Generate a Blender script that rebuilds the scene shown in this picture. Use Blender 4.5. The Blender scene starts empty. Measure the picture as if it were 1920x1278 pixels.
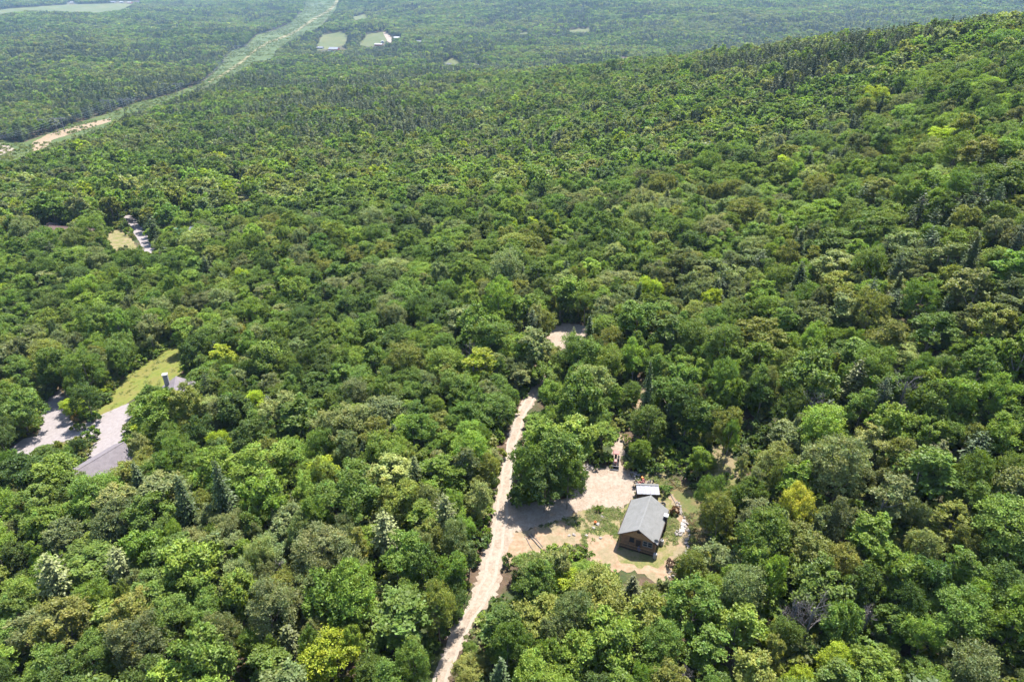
import bpy, math, random, time
import numpy as np
from mathutils import Vector, Matrix
from mathutils.geometry import delaunay_2d_cdt
T0 = time.time()
R = math.radians
S = bpy.context.scene
C = S.collection
rnd = random.Random(7)
rng = np.random.default_rng(11)

# ------------------------------------------------------------------ camera, sky, sun, exposure
CAMZ, PITCH, FPX, W0, H0 = 95.0, R(29.0), 1280.0, 1920.0, 1278.0
cam = bpy.data.cameras.new('camera')
co = bpy.data.objects.new('camera', cam); C.objects.link(co)
co.location = (0, 0, CAMZ); co.rotation_euler = (R(90) - PITCH, 0, 0)
cam.sensor_width = 36; cam.lens = 36 * FPX / W0; cam.clip_start = 1; cam.clip_end = 30000
S.camera = co
S.view_settings.view_transform = 'Standard'; S.view_settings.look = 'None'
S.view_settings.gamma = 1; S.view_settings.use_curve_mapping = False
S.view_settings.exposure = 1.76
SUN_EL, SUN_AZ = R(66), R(30)              # azimuth from +Y towards +X
w = bpy.data.worlds.new('World'); S.world = w; w.use_nodes = True
nt = w.node_tree; nt.nodes.clear()
sky = nt.nodes.new('ShaderNodeTexSky'); sky.sky_type = 'NISHITA'; sky.sun_disc = False
sky.sun_elevation = SUN_EL; sky.sun_rotation = SUN_AZ; sky.altitude = 300
bg = nt.nodes.new('ShaderNodeBackground'); bg.inputs[1].default_value = 0.125
wo = nt.nodes.new('ShaderNodeOutputWorld')
nt.links.new(sky.outputs[0], bg.inputs[0]); nt.links.new(bg.outputs[0], wo.inputs[0])
sun = bpy.data.lights.new('sun', 'SUN'); sun.energy = 4.6; sun.angle = R(0.53); sun.color = (1, .955, .88)
so = bpy.data.objects.new('sun', sun); C.objects.link(so)
sd = Vector((math.cos(SUN_EL) * math.sin(SUN_AZ), math.cos(SUN_EL) * math.cos(SUN_AZ), math.sin(SUN_EL)))
so.rotation_euler = sd.to_track_quat('Z', 'Y').to_euler(); so.location = (0, 0, 400)
S.cycles.max_bounces = 5; S.cycles.diffuse_bounces = 3; S.cycles.transmission_bounces = 3
S.cycles.volume_bounces = 0; S.cycles.glossy_bounces = 2; S.cycles.transparent_max_bounces = 8
S.cycles.use_adaptive_sampling = True; S.cycles.adaptive_threshold = 0.02
S.cycles.use_denoising = True
HAZE = 0.00005

# ------------------------------------------------------------------ projection and terrain
ct, st = math.cos(PITCH), math.sin(PITCH)
def ray(px, py):
    u = (np.asarray(px, float) - W0 / 2) / FPX; v = (np.asarray(py, float) - H0 / 2) / FPX
    return u, ct - v * st, -(st + v * ct)              # per unit of depth
def proj(x, y, z):
    d = y * ct - (z - CAMZ) * st
    v = -(y * st + (z - CAMZ) * ct) / d
    return W0 / 2 + FPX * x / d, H0 / 2 + FPX * v, d
def unz(px, py, z):
    u, a, b = ray(px, py); d = (z - CAMZ) / b
    return np.array([d * u, d * a, z])

CP = [(0,1278,-8),(480,1278,-4),(960,1278,-1),(1440,1278,4),(1920,1278,8),
 (0,1000,-12),(480,1000,-5),(960,1000,0),(1200,1040,0),(1120,930,0),(1200,920,0),(1300,980,.6),(1500,1000,6),(1920,1000,14),
 (0,800,-17),(250,740,-15),(480,760,-9),(960,760,0),(1200,780,2),(1500,760,12),(1920,760,24),
 (0,560,-21),(480,560,-14),(960,560,-4),(1300,560,8),(1600,560,22),(1920,560,34),
 (260,440,-25),(0,420,-27),(600,400,-22),(960,400,-12),(1250,400,4),(1600,400,24),(1920,400,42),
 (0,330,-42),(400,330,-40),(700,280,-40),(960,260,-30),(1200,230,-8),(1450,230,12),(1700,230,32),(1920,230,48),
 (1900,78,58),(1700,92,42),(1500,106,20),(1300,136,-8),(1100,146,-32),
 (960,180,-45),(700,180,-70),(500,230,-64),(250,255,-74),(0,280,-77),
 (400,160,-108),(450,100,-126),(600,80,-130),(700,75,-129),(900,120,-122),(1100,90,-120),(1300,60,-100),
 (0,150,-112),(0,60,-116),(300,60,-113),(0,20,-110),(500,20,-105),(1000,20,-80),(1500,20,-62),(1900,20,-50),
 (0,0,-100),(1000,0,-58),(1900,0,-30)]
pts = [tuple(unz(a, b, c)) for a, b, c in CP]
pts += [(450,640,8),(650,900,-62),(1300,1800,-92),(-6000,8000,-20),(0,8000,10),(6000,8000,30),(0,-90,0),(-120,-60,-12),(160,-60,14),
        (-500,150,-40),(500,150,60),(900,400,70),(-900,500,-95)]
P = np.array(pts)
def warp(x, y): return x / (y + 150.0), np.log(y + 150.0) * 0.62
def tps(r2): return np.where(r2 > 1e-12, r2 * np.log(np.maximum(r2, 1e-12)), 0)
pa, pb = warp(P[:, 0], P[:, 1])
n = len(P); K = tps((pa[:, None] - pa) ** 2 + (pb[:, None] - pb) ** 2) + np.eye(n) * 0.004
A = np.zeros((n + 3, n + 3)); A[:n, :n] = K; A[:n, n] = 1; A[:n, n + 1] = pa; A[:n, n + 2] = pb; A[n:, :n] = A[:n, n:].T
coef = np.linalg.solve(A, np.concatenate([P[:, 2], np.zeros(3)]))
NA, NB, AM = 400, 420, 2.3
ga = np.linspace(-AM, AM, NA); gy = np.exp(np.linspace(math.log(55), math.log(9200), NB)) - 150
gb = np.log(gy + 150) * 0.62
GA, GB = np.meshgrid(ga, gb)
GZ = np.full(GA.shape, coef[n]) + coef[n + 1] * GA + coef[n + 2] * GB
for i in range(n): GZ += coef[i] * tps((GA - pa[i]) ** 2 + (GB - pb[i]) ** 2)
GX = GA * (np.exp(GB / 0.62)); GY = np.repeat(gy[:, None], NA, 1)
def sstep(a, b, x):
    t = np.clip((x - a) / (b - a), 0, 1); return t * t * (3 - 2 * t)
far = sstep(700, 1600, GY)
GZ += far * (8 * np.sin(GX / 210 + 1.3) * np.sin(GY / 260) + 5 * np.sin(GX / 97 + GY / 140) + 6 * sstep(2300, 3200, GY) * np.sin(GX / 330 + GY / 420))
def gz(x, y):
    x = np.asarray(x, float); y = np.asarray(y, float)
    fa = (np.clip(x / (y + 150), -AM, AM - 1e-6) + AM) / (2 * AM) * (NA - 1)
    fb = (np.log(np.maximum(y, -94.9) + 150) - math.log(55)) / (math.log(9200) - math.log(55)) * (NB - 1)
    fb = np.clip(fb, 0, NB - 1.001); i = fa.astype(int); j = fb.astype(int); s = fa - i; t = fb - j
    i = np.clip(i, 0, NA - 2)
    return (GZ[j, i] * (1 - s) + GZ[j, i + 1] * s) * (1 - t) + (GZ[j + 1, i] * (1 - s) + GZ[j + 1, i + 1] * s) * t
DM = np.exp(np.linspace(math.log(60), math.log(8000), 1400))
def p2g(px, py, h=0.0):
    """ground point (plus h) seen at a photo pixel"""
    u, a, b = ray(px, py); X = DM * u; Y = DM * a; Z = CAMZ + DM * b
    g = gz(X, Y) + h; k = np.argmax(Z < g)
    if k == 0: k = len(DM) - 1
    f0 = Z[k - 1] - g[k - 1]; f1 = Z[k] - g[k]; t = f0 / (f0 - f1) if f0 != f1 else 0
    d = DM[k - 1] * (1 - t) + DM[k] * t
    return np.array([d * u, d * a, CAMZ + d * b - h])
def inpoly(x, y, poly):
    x = np.asarray(x, float); y = np.asarray(y, float); r = np.zeros(x.shape, bool); m = len(poly)
    for k in range(m):
        x1, y1 = poly[k][:2]; x2, y2 = poly[(k + 1) % m][:2]
        if y1 == y2: continue
        r ^= ((y1 > y) != (y2 > y)) & (x < (x2 - x1) * (y - y1) / (y2 - y1) + x1)
    return r

# ------------------------------------------------------------------ materials
def mat(name, build):
    m = bpy.data.materials.new(name); m.use_nodes = True; t = m.node_tree; t.nodes.clear()
    o = t.nodes.new('ShaderNodeOutputMaterial'); build(t, o); return m
def N(t, typ, **kw):
    nd = t.nodes.new(typ)
    for k, v in kw.items():
        if k in nd.inputs.keys(): nd.inputs[k].default_value = v
        else: setattr(nd, k, v)
    return nd
def noise(t, scale, detail=6, rough=.6, coord=None):
    nz = N(t, 'ShaderNodeTexNoise', Scale=scale, Detail=detail, Roughness=rough)
    if coord is None:
        coord = t.nodes.get('geo') or N(t, 'ShaderNodeNewGeometry'); coord.name = 'geo'; coord = coord.outputs['Position']
    t.links.new(coord, nz.inputs['Vector']); return nz
def ramp(t, src, stops):
    r = N(t, 'ShaderNodeValToRGB'); e = r.color_ramp.elements
    while len(e) < len(stops): e.new(.5)
    for i, (p, c) in enumerate(stops): e[i].position = p; e[i].color = (*c, 1)
    t.links.new(src, r.inputs[0]); return r.outputs[0]
def mixc(t, f, a, b, mode='MIX'):
    m = N(t, 'ShaderNodeMix', data_type='RGBA', blend_type=mode)
    for s, v in ((0, f), (6, a), (7, b)):
        if isinstance(v, (int, float)): m.inputs[s].default_value = v
        elif isinstance(v, tuple): m.inputs[s].default_value = (*v, 1)
        else: t.links.new(v, m.inputs[s])
    return m.outputs[2]
def surf(name, layers, rough=.9, bump=0, bscale=3, metal=0, spec=.2):
    """layers: list of (scale, [(pos, colour)...]); later ones mixed in by a second noise"""
    def b(t, o):
        col = None
        for k, (sc, stops) in enumerate(layers):
            nz = noise(t, sc, 8, .65); c = ramp(t, nz.outputs[0], stops)
            if col is None: col = c
            else:
                f = ramp(t, noise(t, sc * .13, 5, .6).outputs[0], [(.45, (0, 0, 0)), (.58, (1, 1, 1))])
                col = mixc(t, f, col, c)
        p = N(t, 'ShaderNodeBsdfPrincipled', Roughness=rough, Metallic=metal)
        p.inputs['Specular IOR Level'].default_value = spec
        t.links.new(col, p.inputs['Base Color'])
        if bump:
            bm = N(t, 'ShaderNodeBump', Strength=.6, Distance=bump)
            t.links.new(noise(t, bscale, 6, .7).outputs[0], bm.inputs['Height']); t.links.new(bm.outputs[0], p.inputs['Normal'])
        t.links.new(p.outputs[0], o.inputs[0])
    return mat(name, b)
def plain(name, c, rough=.7, metal=0, var=.18, sc=6):
    a = tuple(x * (1 - var) for x in c); d = tuple(min(1, x * (1 + var)) for x in c)
    return surf(name, [(sc, [(.3, a), (.7, d)])], rough, 0, 3, metal, .3)

def leafm(name, trans=.32, gloss=.04):
    def b(t, o):
        tn = N(t, 'ShaderNodeAttribute', attribute_type='INSTANCER', attribute_name='tone')
        lv = N(t, 'ShaderNodeAttribute', attribute_type='GEOMETRY', attribute_name='leafvar')
        c1 = mixc(t, 1.0, tn.outputs['Color'], lv.outputs['Color'], 'MULTIPLY')
        d = N(t, 'ShaderNodeBsdfDiffuse'); tr = N(t, 'ShaderNodeBsdfTranslucent'); g = N(t, 'ShaderNodeBsdfGlossy', Roughness=.5)
        g.inputs['Color'].default_value = (.8, .85, .8, 1)
        t.links.new(c1, d.inputs[0])
        c2 = mixc(t, 1.0, c1, (1.25, 1.35, .55), 'MULTIPLY'); t.links.new(c2, tr.inputs[0])
        m = N(t, 'ShaderNodeMixShader'); m.inputs[0].default_value = trans
        t.links.new(d.outputs[0], m.inputs[1]); t.links.new(tr.outputs[0], m.inputs[2])
        m2 = N(t, 'ShaderNodeMixShader'); m2.inputs[0].default_value = gloss
        t.links.new(m.outputs[0], m2.inputs[1]); t.links.new(g.outputs[0], m2.inputs[2])
        t.links.new(m2.outputs[0], o.inputs[0])
    return mat(name, b)
M_LEAF = leafm('leaf', .40, .012); M_NEEDLE = leafm('needle', .22, .02)
M_BARK = surf('bark', [(4, [(.3, (.10, .08, .06)), (.7, (.24, .21, .18))])], .95)
M_DEAD = surf('dead_wood', [(5, [(.3, (.085, .075, .072)), (.7, (.17, .155, .150))])], .95)
M_FLOOR = surf('forest_floor', [(.5, [(.3, (.040, .028, .018)), (.7, (.105, .070, .046))]), (.9, [(.35, (.022, .034, .012)), (.7, (.055, .068, .022))])], .95, .3, 2)
M_ROAD = surf('gravel', [(1.3, [(.28, (0.145, 0.114, 0.090)), (.5, (0.218, 0.178, 0.140)), (.75, (0.273, 0.231, 0.186))]), (2.6, [(.3, (0.140, 0.102, 0.073)), (.6, (0.224, 0.178, 0.138)), (.8, (0.255, 0.213, 0.173))])], .95, .05, 9)
M_DIRT = surf('orange_dirt', [(1.2, [(.3, (0.156, 0.099, 0.059)), (.5, (0.206, 0.143, 0.092)), (.72, (0.250, 0.198, 0.139))]), (2.5, [(.3, (0.125, 0.103, 0.055)), (.7, (0.194, 0.156, 0.099))])], .95, .06, 6)
M_YARD = surf('yard_turf', [(2.2, [(.3, (0.060, 0.077, 0.021)), (.5, (0.106, 0.106, 0.034)), (.72, (0.169, 0.138, 0.067))]), (3.0, [(.3, (0.125, 0.103, 0.052)), (.7, (0.206, 0.160, 0.092))])], .95, .08, 6)
M_SCRUB = surf('scrub_turf', [(1.8, [(.3, (0.069, 0.071, 0.022)), (.55, (0.115, 0.090, 0.040)), (.75, (0.161, 0.101, 0.055))]), (2.5, [(.3, (0.052, 0.071, 0.020)), (.7, (0.101, 0.101, 0.033))])], .95, .12, 5)
M_MEADOW = surf('mown_meadow', [(.9, [(.3, (0.072, 0.094, 0.015)), (.55, (0.110, 0.122, 0.024)), (.75, (0.150, 0.135, 0.040))]), (1.6, [(.3, (0.090, 0.098, 0.020)), (.7, (0.142, 0.122, 0.037))])], .95, .05, 5)
M_ASPH = surf('worn_asphalt', [(1.2, [(.3, (0.155, 0.135, 0.133)), (.6, (0.198, 0.176, 0.173)), (.78, (0.240, 0.217, 0.210))])], .9, .02, 12)
M_FIELD = surf('far_field', [(.02, [(.3, (0.054, 0.068, 0.019)), (.55, (0.079, 0.086, 0.029)), (.75, (0.113, 0.104, 0.043))]), (.06, [(.3, (0.045, 0.063, 0.016)), (.7, (0.077, 0.086, 0.026))])], .95)
M_CORR = surf('cleared_strip', [(.05, [(.3, (0.034, 0.059, 0.012)), (.55, (0.056, 0.076, 0.018)), (.75, (0.092, 0.085, 0.032))]), (.09, [(.3, (0.032, 0.057, 0.012)), (.7, (0.060, 0.077, 0.018))])], .95, .5, .3)

# ------------------------------------------------------------------ mesh helpers
def mesh_obj(name, verts, faces, mats, parent=None, midx=None, smooth=False, link=True):
    me = bpy.data.meshes.new(name); me.from_pydata([tuple(v) for v in verts], [], [tuple(f) for f in faces]); me.update()
    for m in (mats if isinstance(mats, (list, tuple)) else [mats]): me.materials.append(m)
    if midx is not None: me.polygons.foreach_set('material_index', midx)
    if smooth: me.polygons.foreach_set('use_smooth', [True] * len(me.polygons))
    o = bpy.data.objects.new(name, me)
    if link: C.objects.link(o)
    if parent: o.parent = parent
    return o
def tag(o, label=None, cat=None, group=None, kind=None):
    if label: o['label'] = label
    if cat: o['category'] = cat
    if group: o['group'] = group
    if kind: o['kind'] = kind
    return o
def empty(name, loc, rz=0, **k):
    o = bpy.data.objects.new(name, None); C.objects.link(o); o.location = loc; o.rotation_euler = (0, 0, rz); o.empty_display_size = .5
    return tag(o, **k)
class MB:
    def __init__(s): s.v = []; s.f = []; s.m = []
    def box(s, c, d, rz=0, rx=0, ry=0, mi=0, taper=1):
        b = len(s.v); mt = Matrix.Translation(c) @ Matrix.Rotation(rz, 4, 'Z') @ Matrix.Rotation(ry, 4, 'Y') @ Matrix.Rotation(rx, 4, 'X')
        for z in (-1, 1):
            k = taper if z == 1 else 1
            for x, y in ((-1, -1), (1, -1), (1, 1), (-1, 1)): s.v.append(mt @ Vector((x * d[0] / 2 * k, y * d[1] / 2 * k, z * d[2] / 2)))
        for f in ((0, 3, 2, 1), (4, 5, 6, 7), (0, 1, 5, 4), (1, 2, 6, 5), (2, 3, 7, 6), (3, 0, 4, 7)): s.f.append([b + i for i in f]); s.m.append(mi)
        return s
    def tube(s, p, q, r0, r1=None, n=6, mi=0, cap=True):
        p = Vector(p); q = Vector(q); r1 = r0 if r1 is None else r1; d = (q - p)
        if d.length < 1e-6: return s
        d.normalize(); a = d.orthogonal().normalized(); c = d.cross(a); b = len(s.v)
        for o, r in ((p, r0), (q, r1)):
            for k in range(n): t = 2 * math.pi * k / n; s.v.append(o + a * (r * math.cos(t)) + c * (r * math.sin(t)))
        for k in range(n): s.f.append([b + k, b + (k + 1) % n, b + n + (k + 1) % n, b + n + k]); s.m.append(mi)
        if cap: s.f.append([b + k for k in range(n)][::-1]); s.f.append([b + n + k for k in range(n)]); s.m += [mi, mi]
        return s
    def quad(s, a, b, c, d, mi=0):
        k = len(s.v); s.v += [Vector(a), Vector(b), Vector(c), Vector(d)]; s.f.append([k, k + 1, k + 2, k + 3]); s.m.append(mi); return s
    def poly(s, P_, mi=0):
        k = len(s.v); s.v += [Vector(p) for p in P_]; s.f.append(list(range(k, k + len(P_)))); s.m.append(mi); return s
    def build(s, name, mats, parent=None, link=True): return mesh_obj(name, s.v, s.f, mats, parent, s.m, link=link)

# ------------------------------------------------------------------ ground
idx = np.arange(NA * NB).reshape(NB, NA)
faces = np.stack([idx[:-1, :-1], idx[:-1, 1:], idx[1:, 1:], idx[1:, :-1]], -1).reshape(-1, 4)
gv = np.stack([GX, GY, GZ], -1).reshape(-1, 3)
def fast_mesh(name, v, f, k=4):
    me = bpy.data.meshes.new(name); nf = len(f)
    me.vertices.add(len(v)); me.vertices.foreach_set('co', np.ascontiguousarray(v, np.float32).ravel())
    me.loops.add(nf * k); me.loops.foreach_set('vertex_index', np.ascontiguousarray(f, np.int32).ravel())
    me.polygons.add(nf); me.polygons.foreach_set('loop_start', np.arange(0, nf * k, k, dtype=np.int32))
    me.update(calc_edges=True); return me
gm = fast_mesh('ground', gv, faces); gm.materials.append(M_FLOOR)
gm.polygons.foreach_set('use_smooth', np.ones(len(faces), bool))
go = bpy.data.objects.new('ground', gm); C.objects.link(go); tag(go, kind='structure')

def densify(poly, step, jit):
    out = []
    for k in range(len(poly)):
        a = np.array(poly[k][:2]); b = np.array(poly[(k + 1) % len(poly)][:2]); L = np.linalg.norm(b - a); m = max(1, int(L / step))
        nrm = np.array([-(b - a)[1], (b - a)[0]]) / max(L, 1e-6)
        for i in range(m): out.append(a + (b - a) * i / m + nrm * rnd.uniform(-jit, jit) * (1 if i else .3))
    return out
def sheet(name, pix, off, m, cell=1.5, jit=.35, step=.8, world=None):
    poly = world if world is not None else [p2g(*q) for q in pix]
    B = densify(poly, step, jit); xs = [p[0] for p in B]; ys = [p[1] for p in B]
    X, Y = np.meshgrid(np.arange(min(xs), max(xs), cell), np.arange(min(ys), max(ys), cell)); X = X.ravel() ; Y = Y.ravel()
    k = inpoly(X, Y, B); I = list(zip(X[k], Y[k]))
    vs = [Vector((float(p[0]), float(p[1]))) for p in B] + [Vector((float(a), float(b))) for a, b in I]
    nb = len(B); r = delaunay_2d_cdt(vs, [(i, (i + 1) % nb) for i in range(nb)], [], 1, 1e-4)
    v2 = np.array([[p.x, p.y] for p in r[0]]); z = gz(v2[:, 0], v2[:, 1]) + off
    o = mesh_obj(name, np.column_stack([v2, z]), r[2], m, smooth=True)
    tag(o, kind='structure'); return o, poly

ROAD = [(800,1330),(824,1241),(837,1208),(841,1181),(856,1165),(871,1144),(884,1120),(893,1085),(905,1040),(916,1000),(925,950),(935,900),(944,850),(957,800),(978,755),(1003,722),
        (1030,690),(1040,668),(1022,640),(1035,612),(1060,606),(1105,612),(1112,628),(1070,645),(1050,665),(1040,700),(1012,738),(992,770),(977,820),(966,860),(962,900),(960,940),(968,988),(960,1015),(945,1040),(943,1060),(940,1090),(930,1118),(898,1150),(884,1174),(872,1204),(857,1235),(840,1270),(830,1330)]
DRIVE = [(955,1000),(1000,990),(1052,974),(1085,958),(1125,949),(1170,952),(1182,938),(1195,918),(1190,900),(1182,887),(1163,870),(1171,845),(1168,825),(1158,818),(1150,830),(1146,873),(1114,880),(1090,886),(1083,912),(1070,935),(1040,935),(985,940),(955,950)]
YARD = [(1052,974),(1085,958),(1125,949),(1170,952),(1182,938),(1195,918),(1190,900),(1182,887),(1210,880),(1250,890),(1262,930),(1282,980),(1285,1010),(1270,1050),(1245,1085),(1220,1080),(1190,1062),(1150,1066),(1120,1060),(1105,1030),(1085,1014),(1050,1006),(1030,1000),(1020,985)]
DIRT1 = [(955,1002),(1000,990),(1052,976),(1075,985),(1090,1000),(1088,1020),(1050,1026),(1020,1030),(1004,1050),(965,1062),(944,1055),(944,1030)]
DIRT2 = [(1098,1000),(1150,1003),(1160,1025),(1158,1050),(1195,1064),(1240,1062),(1262,1040),(1278,1000),(1270,960),(1252,930),(1262,925),(1284,965),(1295,1010),(1280,1055),(1245,1095),(1215,1082),(1190,1068),(1150,1072),(1112,1064),(1100,1035)]
SCRUB = [(1235,880),(1262,895),(1312,922),(1316,960),(1330,990),(1318,1035),(1295,1040),(1275,1050),(1283,1010),(1278,975),(1258,930)]
TRAIL = [(1318,925),(1322,885),(1330,850),(1345,832),(1362,838),(1385,870),(1395,900),(1372,925),(1350,945),(1330,950)]
TRAIL2 = [(1186,770),(1196,740),(1204,700),(1216,695),(1222,712),(1212,745),(1202,775),(1192,782)]
TRAIL3 = [(1140,800),(1144,780),(1156,776),(1160,800),(1170,835),(1158,835)]
MEADOW = [(165,790),(180,772),(205,742),(225,715),(248,695),(280,675),(320,648),(345,648),(348,672),(340,700),(352,705),(345,735),(300,740),(262,738),(240,755),(215,770),(185,790),(160,808)]
DRV_L = [(10,870),(20,840),(45,822),(70,818),(78,790),(75,765),(95,735),(112,728),(122,745),(125,775),(140,798),(165,792),(195,775),(240,756),(262,760),(262,785),(240,800),(232,830),(222,862),(190,880),(155,885),(150,868),(180,826),(165,818),(120,828),(80,836),(60,862),(30,885)]
VERGE_L = [(75,765),(60,740),(80,700),(110,700),(130,730),(160,740),(215,690),(240,700),(205,742),(175,780),(150,800),(135,795),(120,745),(100,728)]
PAD_L = [(80,836),(120,828),(165,818),(190,826),(165,860),(150,885),(135,870),(100,850)]
ROAD_L = [(228,408),(232,404),(252,400),(256,410),(272,432),(284,455),(297,478),(272,482),(262,455),(245,428)]
YARD_L = [(198,455),(202,440),(210,430),(232,430),(245,445),(262,470),(268,480),(245,476),(215,468)]
CLR_L = [(405,362),(418,356),(445,343),(466,335),(472,345),(468,380),(460,392),(450,372),(430,368)]
LAWN_L = [(325,430),(330,420),(365,418),(385,425),(372,440),(335,440)]
CORR = [(-30,262),(0,262),(40,268),(70,258),(130,235),(200,214),(260,192),(320,178),(375,158),(410,125),(432,96),(460,88),(482,66),(545,42),(570,20),(575,-5),(638,-5),(628,22),(600,50),(550,74),(520,92),(508,112),(470,124),(410,154),(365,170),(320,190),(250,214),(205,238),(130,262),(72,285),(30,300),(-30,310)]
CORR_DIRT = [(60,268),(90,252),(150,235),(205,222),(208,228),(150,246),(100,262),(75,285),(62,285)]
CORR_TRACK = [(636,-2),(632,8),(592,37),(552,63),(503,82),(473,102),(433,132),(392,156),(390,153),(430,129),(470,99),(500,79),(549,60),(588,34),(627,6),(630,-2)]
CORR_ROAD = [(-20,268),(10,270),(28,280),(20,292),(0,300),(-20,300)]
FIELDS = [[(592,88),(604,66),(640,60),(652,66),(648,84),(625,90),(598,95)], [(672,84),(690,64),(722,60),(728,76),(716,84),(690,88)], [(-20,22),(60,14),(125,9),(160,8),(250,8),(225,20),(180,25),(60,20),(-20,30)],
          [(828,120),(850,108),(864,118),(850,126)], [(1066,56),(1105,54),(1108,60),(1070,62)], [(975,62),(990,60),(990,65),(975,66)], [(660,32),(685,26),(690,34),(665,38)]]
ROAD_FAR = [(718,62),(724,60),(734,70),(734,82),(728,80)]
GAPS = [[(318,1205),(340,1200),(330,1240),(312,1245)], [(1690,1205),(1712,1200),(1712,1225),(1690,1230)]]
PLY = {}
for nm, pix, off, m, cell, jit, step in (
    ('gravel_road', ROAD, .06, M_ROAD, 1.5, .5, .45), ('gravel_driveway', DRIVE, .064, M_ROAD, 1.5, .45, .45), ('yard_turf', YARD, .04, M_YARD, 1.5, .3, .8),
    ('bare_dirt', DIRT1, .05, M_DIRT, 1.5, .5, .7), ('bare_dirt', DIRT2, .05, M_DIRT, 1.5, .5, .7), ('scrub_ground', SCRUB, .03, M_SCRUB, 1.5, .5, .8),
    ('trail', TRAIL, .04, M_YARD, 1.5, .5, .8), ('trail', TRAIL2, .04, M_DIRT, 1.5, .4, .8), ('trail', TRAIL3, .04, M_DIRT, 1.5, .4, .8),
    ('meadow', MEADOW, .05, M_MEADOW, 2, .4, .9), ('paved_driveway', DRV_L, .07, M_ASPH, 2, .2, .9), ('verge', VERGE_L, .03, M_DIRT, 2, .5, 1), ('verge', PAD_L, .03, M_SCRUB, 2, .5, 1),
    ('asphalt_road', ROAD_L, .09, M_ASPH, 3, .15, 1.5), ('roadside_lawn', YARD_L, .05, M_YARD, 3, .5, 1.5), ('clearing', CLR_L, .05, M_SCRUB, 3, .8, 2), ('clearing', LAWN_L, .05, M_MEADOW, 3, .8, 2),
    ('power_line_corridor', CORR, .15, M_CORR, 14, 2, 8), ('dirt_track', CORR_DIRT, .25, M_DIRT, 8, 1.5, 5), ('dirt_track', CORR_TRACK, .28, M_YARD, 10, .4, 6), ('dirt_track', CORR_ROAD, .3, M_ROAD, 8, 1, 5), ('country_road', ROAD_FAR, .4, M_ROAD, 12, 1, 8)):
    o, poly = sheet(nm, pix, off, m, cell, jit, step); PLY.setdefault(nm, []).append(poly)
M_RUT = surf('packed_track', [(2.2, [(.3, (0.194, 0.161, 0.129)), (.7, (0.264, 0.226, 0.187))])], .95, .03, 9)
cl_ = [np.array(p2g(*q)[:2]) for q in ((820,1290),(845,1225),(864,1180),(891,1140),(915,1095),(926,1050),(937,1000),(943,950),(950,900),(957,850),(968,800),(985,760),(1008,728))]
for _ in range(3): cl_ = [cl_[0]] + [v for a, b in zip(cl_[:-1], cl_[1:]) for v in (a * .75 + b * .25, a * .25 + b * .75)] + [cl_[-1]]
for off_ in (-.95, .85):
    vs_, fs_ = [], []
    for k in range(len(cl_)):
        t_ = cl_[min(k + 1, len(cl_) - 1)] - cl_[max(k - 1, 0)]; t_ /= np.linalg.norm(t_); n_ = np.array([t_[1], -t_[0]])
        o_ = off_ + .15 * math.sin(k * .7)
        for e_ in (-.22 - rnd.random() * .1, .22 + rnd.random() * .1): v = cl_[k] + n_ * (o_ + e_); vs_.append((v[0], v[1], float(gz(v[0], v[1])) + .075))
        if k: fs_.append((2 * k - 2, 2 * k - 1, 2 * k + 1, 2 * k))
    tag(mesh_obj('wheel_track', vs_, fs_, M_RUT), kind='structure')
for k, f in enumerate(FIELDS):
    o, poly = sheet('field', f, .25, M_FIELD, 18, 3, 10); PLY.setdefault('field', []).append(poly)

# ------------------------------------------------------------------ foliage meshes
def cards(Pc, Nn, s, elong=1.0, axis=None):
    """leaf cards: centres, normals, half sizes -> verts (n*4,3)"""
    n_ = len(Pc); Nn = Nn / np.maximum(np.linalg.norm(Nn, axis=1, keepdims=True), 1e-6)
    a = rng.normal(size=(n_, 3)) if axis is None else axis
    t1 = a - Nn * (a * Nn).sum(1, keepdims=True); t1 /= np.maximum(np.linalg.norm(t1, axis=1, keepdims=True), 1e-6); t2 = np.cross(Nn, t1)
    V = np.empty((n_, 4, 3))
    for k in range(4):
        th = k * math.pi / 2 + (rng.uniform(-.35, .35, n_) if axis is None else 0); r = s * rng.uniform(.7, 1.25, n_)
        V[:, k] = Pc + t1 * (np.cos(th) * r * elong)[:, None] + t2 * (np.sin(th) * r)[:, None] + Nn * (rng.uniform(-.25, .25, n_) * s)[:, None]
    return V.reshape(-1, 3)
def finish(name, V, var, trunk, m):
    """cards V with per-card colour var + trunk MB -> one object (2 materials) or crown and trunk meshes"""
    nq = len(V) // 4; f = np.arange(nq * 4).reshape(-1, 4); me = fast_mesh(name, V, f); me.materials.append(m)
    at = me.attributes.new('leafvar', 'FLOAT_COLOR', 'POINT'); c = np.ones((nq * 4, 4), np.float32); c[:, :3] = np.repeat(var, 4, 0); at.data.foreach_set('color', c.ravel())
    return me
def sph(n_):
    v = rng.normal(size=(n_, 3)); return v / np.linalg.norm(v, axis=1, keepdims=True)
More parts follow.
